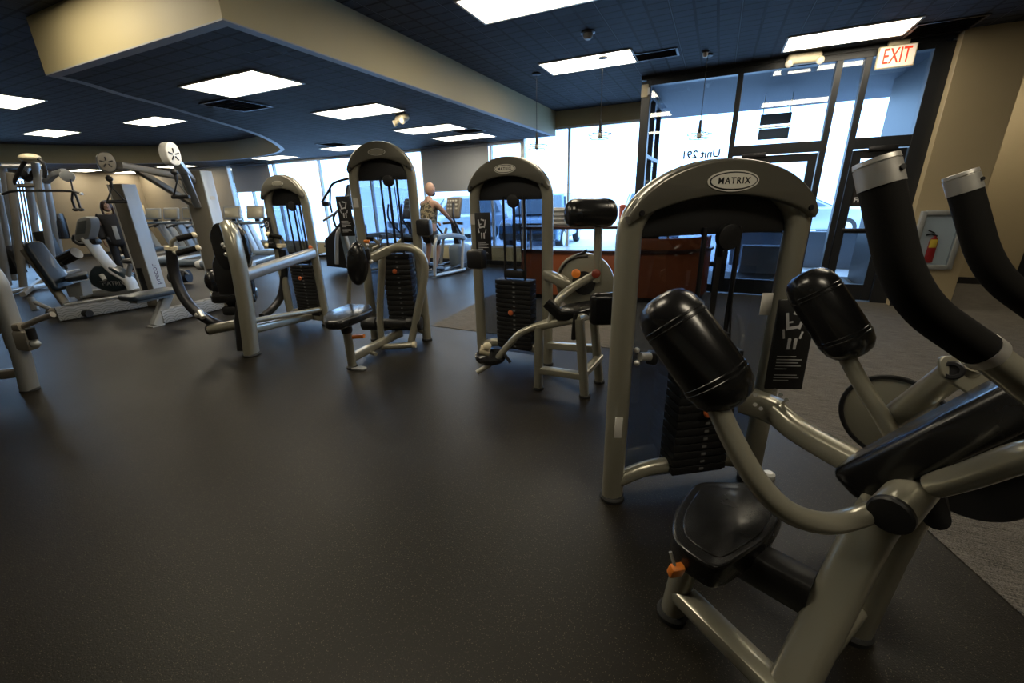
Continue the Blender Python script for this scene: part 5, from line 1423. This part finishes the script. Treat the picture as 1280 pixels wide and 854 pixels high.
# ------------------------------------------------------------------ people
SKIN = mat('skin_tone', (.29, .175, .125), .55)
def head(r, body, c, yaw, hair=None, hairm=None, beard=None, R=.105, tilt=0.0, skin=SKIN):
    """face and hair details around a head centre; yaw = the way the face points"""
    d = Vec((math.cos(yaw), math.sin(yaw), 0)); s = Vec((-d.y, d.x, 0)); u = Vec((0, 0, 1))
    M = Matrix((d, s, u)).transposed()
    mb = MB()
    mb.sphere(c, R, (1.0, .80, 1.20), M, 24)
    mb.sphere(c + d * R * .35 - u * R * .62, R * .62, (1.0, .95, .85), M, 16)
    mb.tube([c + d * R * .93 + u * R * .12, c + d * R * 1.16 - u * R * .22, c + d * R * .95 - u * R * .30], R * .10, seg=8)
    for k in (-1, 1):
        mb.sphere(c + s * k * R * .80 + u * R * .0, R * .26, (.55, .28, 1.0), M, 10)
        mb.sphere(c + d * R * .86 + s * k * R * .34 + u * R * .20, R * .17, (.6, 1.1, .4), M, 10)
    hd = mb.build('head', skin, body)
    e = MB()
    for k in (-1, 1): e.sphere(c + d * R * .93 + s * k * R * .33 + u * R * .08, R * .10, (.5, 1.2, .7), M, 8)
    e.build('eyes', BLACK, hd)
    MB().sphere(c + d * R * .97 - u * R * .58, R * .12, (.4, 2.0, .45), M, 8).build('mouth', mat('lip_tone', (.32, .11, .09), .5), hd)
    if beard:
        MB().sphere(c + d * R * .42 - u * R * .72, R * .62, (1.0, 1.08, .80), M, 14).build('beard', beard, hd)
    if hair == 'long':
        h = MB(); h.sphere(c - d * R * .18 + u * R * .12, R * 1.10, (1.0, .92, 1.16), M, 20)
        for k in (-1, 1):
            h.tube([c + s * k * R * .75 + u * R * .5, c + s * k * R * .95 - u * R * .4, c + s * k * R * .85 + d * R * .15 - u * R * 1.9, c + s * k * R * .7 + d * R * .45 - u * R * 3.0], R * .30, R * .22, seg=8, smooth=True)
        h.build('hair', hairm, hd)
    return hd
def hand(r, body, wrist, dirv, palm_n, curl=.5, m_=SKIN, size=1.0):
    """palm, four bent fingers of different length and a side thumb"""
    d = Vec(dirv).normalized(); n = (Vec(palm_n) - d * Vec(palm_n).dot(d)).normalized(); s = d.cross(n)
    mb = MB()
    w = Vec(wrist)
    mb.tube([w - d * .02, w + d * .03, w + d * .09 * size], .018, .036 * size, seg=12, side=n)
    for i, (o, l) in enumerate(((-.030, .062), (-.010, .074), (.011, .070), (.030, .055))):
        b = w + d * .085 * size + s * o * size; a1 = curl; a2 = curl * 2.1
        p1 = b + (d * math.cos(a1) + n * math.sin(a1)) * l * .5 * size
        p2 = p1 + (d * math.cos(a2) + n * math.sin(a2)) * l * .35 * size
        p3 = p2 + (d * math.cos(a2 * 1.3) + n * math.sin(a2 * 1.3)) * l * .25 * size
        mb.tube([b, p1, p2, p3], .0088 * size, seg=8)
    b = w + d * .03 * size - s * .034 * size
    mb.tube([b, b + (d * .6 - s * .7 + n * .3) * .035 * size, b + (d * 1.0 - s * .6 + n * .8) * .062 * size], .0105 * size, seg=8)
    return mb.build('hand', m_, body)

def figure(name, label, P, yaw, J, rad, edges, body_m):
    """J: joints in local space (x forward, y to the figure's left, z up)"""
    r = root(name, label, 'person', P, yaw)
    me = skin_mesh([J[k] for k in J], [(list(J).index(a), list(J).index(b)) for a, b in edges], [rad[k] for k in J], 2)
    mb = MB(); mb.bm.from_mesh(me); bpy.data.meshes.remove(me)
    b = mb.build('body', body_m, r, world=False)
    return r, b
EDG = [('hip', 'waist'), ('waist', 'chest'), ('chest', 'neck0'), ('neck0', 'neck1')]
for s in 'lr':
    EDG += [('chest', 'sh' + s), ('sh' + s, 'el' + s), ('el' + s, 'wr' + s), ('hip', 'hj' + s), ('hj' + s, 'kn' + s), ('kn' + s, 'an' + s), ('an' + s, 'to' + s)]
def rads(k=1.0):
    d = dict(hip=.145, waist=.135, chest=.15, neck0=.085, neck1=.066)
    for s in 'lr': d.update({'sh' + s: .072, 'el' + s: .046, 'wr' + s: .030, 'hj' + s: .10, 'kn' + s: .062, 'an' + s: .042, 'to' + s: .032})
    return {a: b * k for a, b in d.items()}

def shell(parent, J, keys, edges, radius, name, m_):
    ks = list(keys)
    me = skin_mesh([J[k] for k in ks], [(ks.index(a), ks.index(b)) for a, b in edges], [radius[k] for k in ks], 2)
    mb = MB(); mb.bm.from_mesh(me); bpy.data.meshes.remove(me)
    return mb.build(name, m_, parent, world=False)

# bald man on the elliptical, back three-quarters to us, arms reaching forward to the bar
E0 = Vec((-5.27, 7.66, 0)); ef = Vec((math.cos(el_ang), math.sin(el_ang), 0))
MP = E0 - ef * .33
z0 = .10
J = {'hip': (-.04, 0, z0 + .88), 'waist': (-.01, 0, z0 + 1.04), 'chest': (.03, 0, z0 + 1.24), 'neck0': (.04, 0, z0 + 1.42), 'neck1': (.07, 0, z0 + 1.50),
     'shl': (.03, .19, z0 + 1.36), 'ell': (.20, .26, z0 + 1.12), 'wrl': (.42, .24, z0 + .96), 'shr': (.03, -.19, z0 + 1.36), 'elr': (.22, -.27, z0 + 1.13), 'wrr': (.44, -.24, z0 + .97),
     'hjl': (-.02, .10, z0 + .84), 'knl': (.08, .14, z0 + .50), 'anl': (.00, .15, z0 + .13), 'tol': (.14, .15, z0 + .08),
     'hjr': (-.02, -.10, z0 + .84), 'knr': (.06, -.14, z0 + .42), 'anr': (-.08, -.15, z0 + .07), 'tor': (.06, -.15, z0 + .03)}
R_ = rads(1.0)
man, body = figure('person', 'bald bearded man in camouflage tank top and black shorts on the elliptical', MP, el_ang, J, R_, EDG, SKIN)
MX = XF[man.name]
def wl(p): return MX @ Vec(p)
head(man, body, wl((.10, 0, z0 + 1.62)), el_ang + .0, R=.112, beard=mat('dark_beard', (.05, .03, .02), .8))
def camo():
    M = bpy.data.materials.new('camouflage_cloth'); M.use_nodes = True
    N = M.node_tree.nodes; L = M.node_tree.links; b = N['Principled BSDF']; tc = N.new('ShaderNodeTexCoord')
    n = N.new('ShaderNodeTexNoise'); n.inputs['Scale'].default_value = 14; n.inputs['Detail'].default_value = 2; L.new(tc.outputs['Object'], n.inputs['Vector'])
    r_ = N.new('ShaderNodeValToRGB'); r_.color_ramp.interpolation = 'CONSTANT'
    e = r_.color_ramp.elements; e[0].position = 0; e[0].color = (.035, .03, .02, 1); e[1].position = .46; e[1].color = (.13, .105, .065, 1)
    x = e.new(.54); x.color = (.24, .20, .12, 1); x = e.new(.62); x.color = (.07, .07, .04, 1)
    L.new(n.outputs['Fac'], r_.inputs[0]); L.new(r_.outputs[0], b.inputs['Base Color']); b.inputs['Roughness'].default_value = .85
    return M
JT = dict(J); JT['low'] = (-.045, 0, z0 + .66); JT['stl'] = (.03, .13, z0 + 1.40); JT['str'] = (.03, -.13, z0 + 1.40)
shell(body, JT, ('low', 'hip', 'waist', 'chest', 'stl', 'str'), [('low', 'hip'), ('hip', 'waist'), ('waist', 'chest'), ('chest', 'stl'), ('chest', 'str')], dict(low=.185, hip=.185, waist=.172, chest=.168, stl=.075, str=.075), 'tank_top', camo())
JS = {'hip': (-.03, 0, z0 + .96), 'seat': J['hip'], 'hjl': J['hjl'], 'hjr': J['hjr'], 'tl': (.06, .135, z0 + .54), 'tr': (.045, -.135, z0 + .50)}
shell(body, JS, ('hip', 'seat', 'hjl', 'tl', 'hjr', 'tr'), [('hip', 'seat'), ('seat', 'hjl'), ('hjl', 'tl'), ('seat', 'hjr'), ('hjr', 'tr')], dict(hip=.150, seat=.165, hjl=.125, tl=.110, hjr=.125, tr=.110), 'shorts', BLACK)
for s, a, t in (('l', 'anl', 'tol'), ('r', 'anr', 'tor')):
    A_, T_ = Vec(J[a]), Vec(J[t])
    mb = MB(); mb.tube([A_ + Vec((-.05, 0, -.02)), A_ + Vec((.03, 0, -.02)), T_ + Vec((.08, 0, -.015))], .045, .048, seg=12, smooth=True)
    mb.build('shoe', DARKM, body, world=False)
hand(man, body, wl(J['wrl']), wl((.6, .2, z0 + .92)) - wl(J['wrl']), Vec((0, 0, -1)), .6)
hand(man, body, wl(J['wrr']), wl((.62, -.2, z0 + .93)) - wl(J['wrr']), Vec((0, 0, -1)), .6)

# woman in a black coat standing near the side wall
WP = F(161, 345)
COAT = mat('black_coat_cloth', (.010, .010, .012), .8, bump=.2, bscale=200)
wy = math.atan2(-WP.y, -WP.x) + .12
J = {'hip': (0, 0, .86), 'hem': (0, 0, .66), 'waist': (0, 0, 1.02), 'chest': (.0, 0, 1.20), 'neck0': (0, 0, 1.36), 'neck1': (.01, 0, 1.44),
     'shl': (0, .165, 1.32), 'ell': (-.02, .23, 1.06), 'wrl': (.04, .23, .84), 'shr': (0, -.165, 1.32), 'elr': (-.02, -.24, 1.06), 'wrr': (.05, -.23, .85),
     'hjl': (0, .09, .82), 'knl': (.02, .10, .46), 'anl': (0, .11, .10), 'tol': (.13, .12, .05), 'hjr': (0, -.09, .82), 'knr': (.01, -.10, .46), 'anr': (-.03, -.11, .10), 'tor': (.10, -.13, .05)}
JB = {k: v for k, v in J.items() if k != 'hem'}
woman, body = figure('person', 'woman with long dark hair in a black coat standing behind the bike', WP, wy, JB, rads(.90), EDG, SKIN)
WX = XF[woman.name]
head(woman, body, WX @ Vec((.03, 0, 1.565)), wy, hair='long', hairm=mat('dark_brown_hair', (.025, .010, .008), .5), R=.098)
shell(body, J, ('hem', 'hip', 'waist', 'chest', 'neck0', 'shl', 'ell', 'wrl', 'shr', 'elr', 'wrr'), [('hem', 'hip'), ('hip', 'waist'), ('waist', 'chest'), ('chest', 'neck0'), ('chest', 'shl'), ('shl', 'ell'), ('ell', 'wrl'), ('chest', 'shr'), ('shr', 'elr'), ('elr', 'wrr')],
      dict(hem=.21, hip=.20, waist=.180, chest=.185, neck0=.105, shl=.125, ell=.092, wrl=.070, shr=.125, elr=.092, wrr=.070), 'coat', COAT)
shell(body, J, ('hip', 'hjl', 'knl', 'anl', 'hjr', 'knr', 'anr'), [('hip', 'hjl'), ('hjl', 'knl'), ('knl', 'anl'), ('hip', 'hjr'), ('hjr', 'knr'), ('knr', 'anr')],
      dict(hip=.14, hjl=.105, knl=.078, anl=.066, hjr=.105, knr=.078, anr=.066), 'trousers', mat('dark_trousers', (.016, .017, .02), .8))
MB().box(WX @ Vec((.185, 0, 1.0)), (.02, .08, .30), WX.to_3x3(), bev=.008).build('grey_top', GREYP, body)
for a, t in (('anl', 'tol'), ('anr', 'tor')):
    A_, T_ = Vec(J[a]), Vec(J[t])
    MB().tube([A_ + Vec((-.05, 0, -.05)), A_ + Vec((.03, 0, -.05)), T_ + Vec((.06, 0, -.012))], .040, .042, seg=12, smooth=True).build('shoe', BLACK, body, world=False)
for s in 'lr':
    w_ = Vec(J['wr' + s])
    hand(woman, body, WX @ (w_ + Vec((0, 0, -.03))), WX.to_3x3() @ Vec((.1, 0, -1)), WX.to_3x3() @ Vec((0, -1 if s == 'l' else 1, 0)), .35, size=.92)
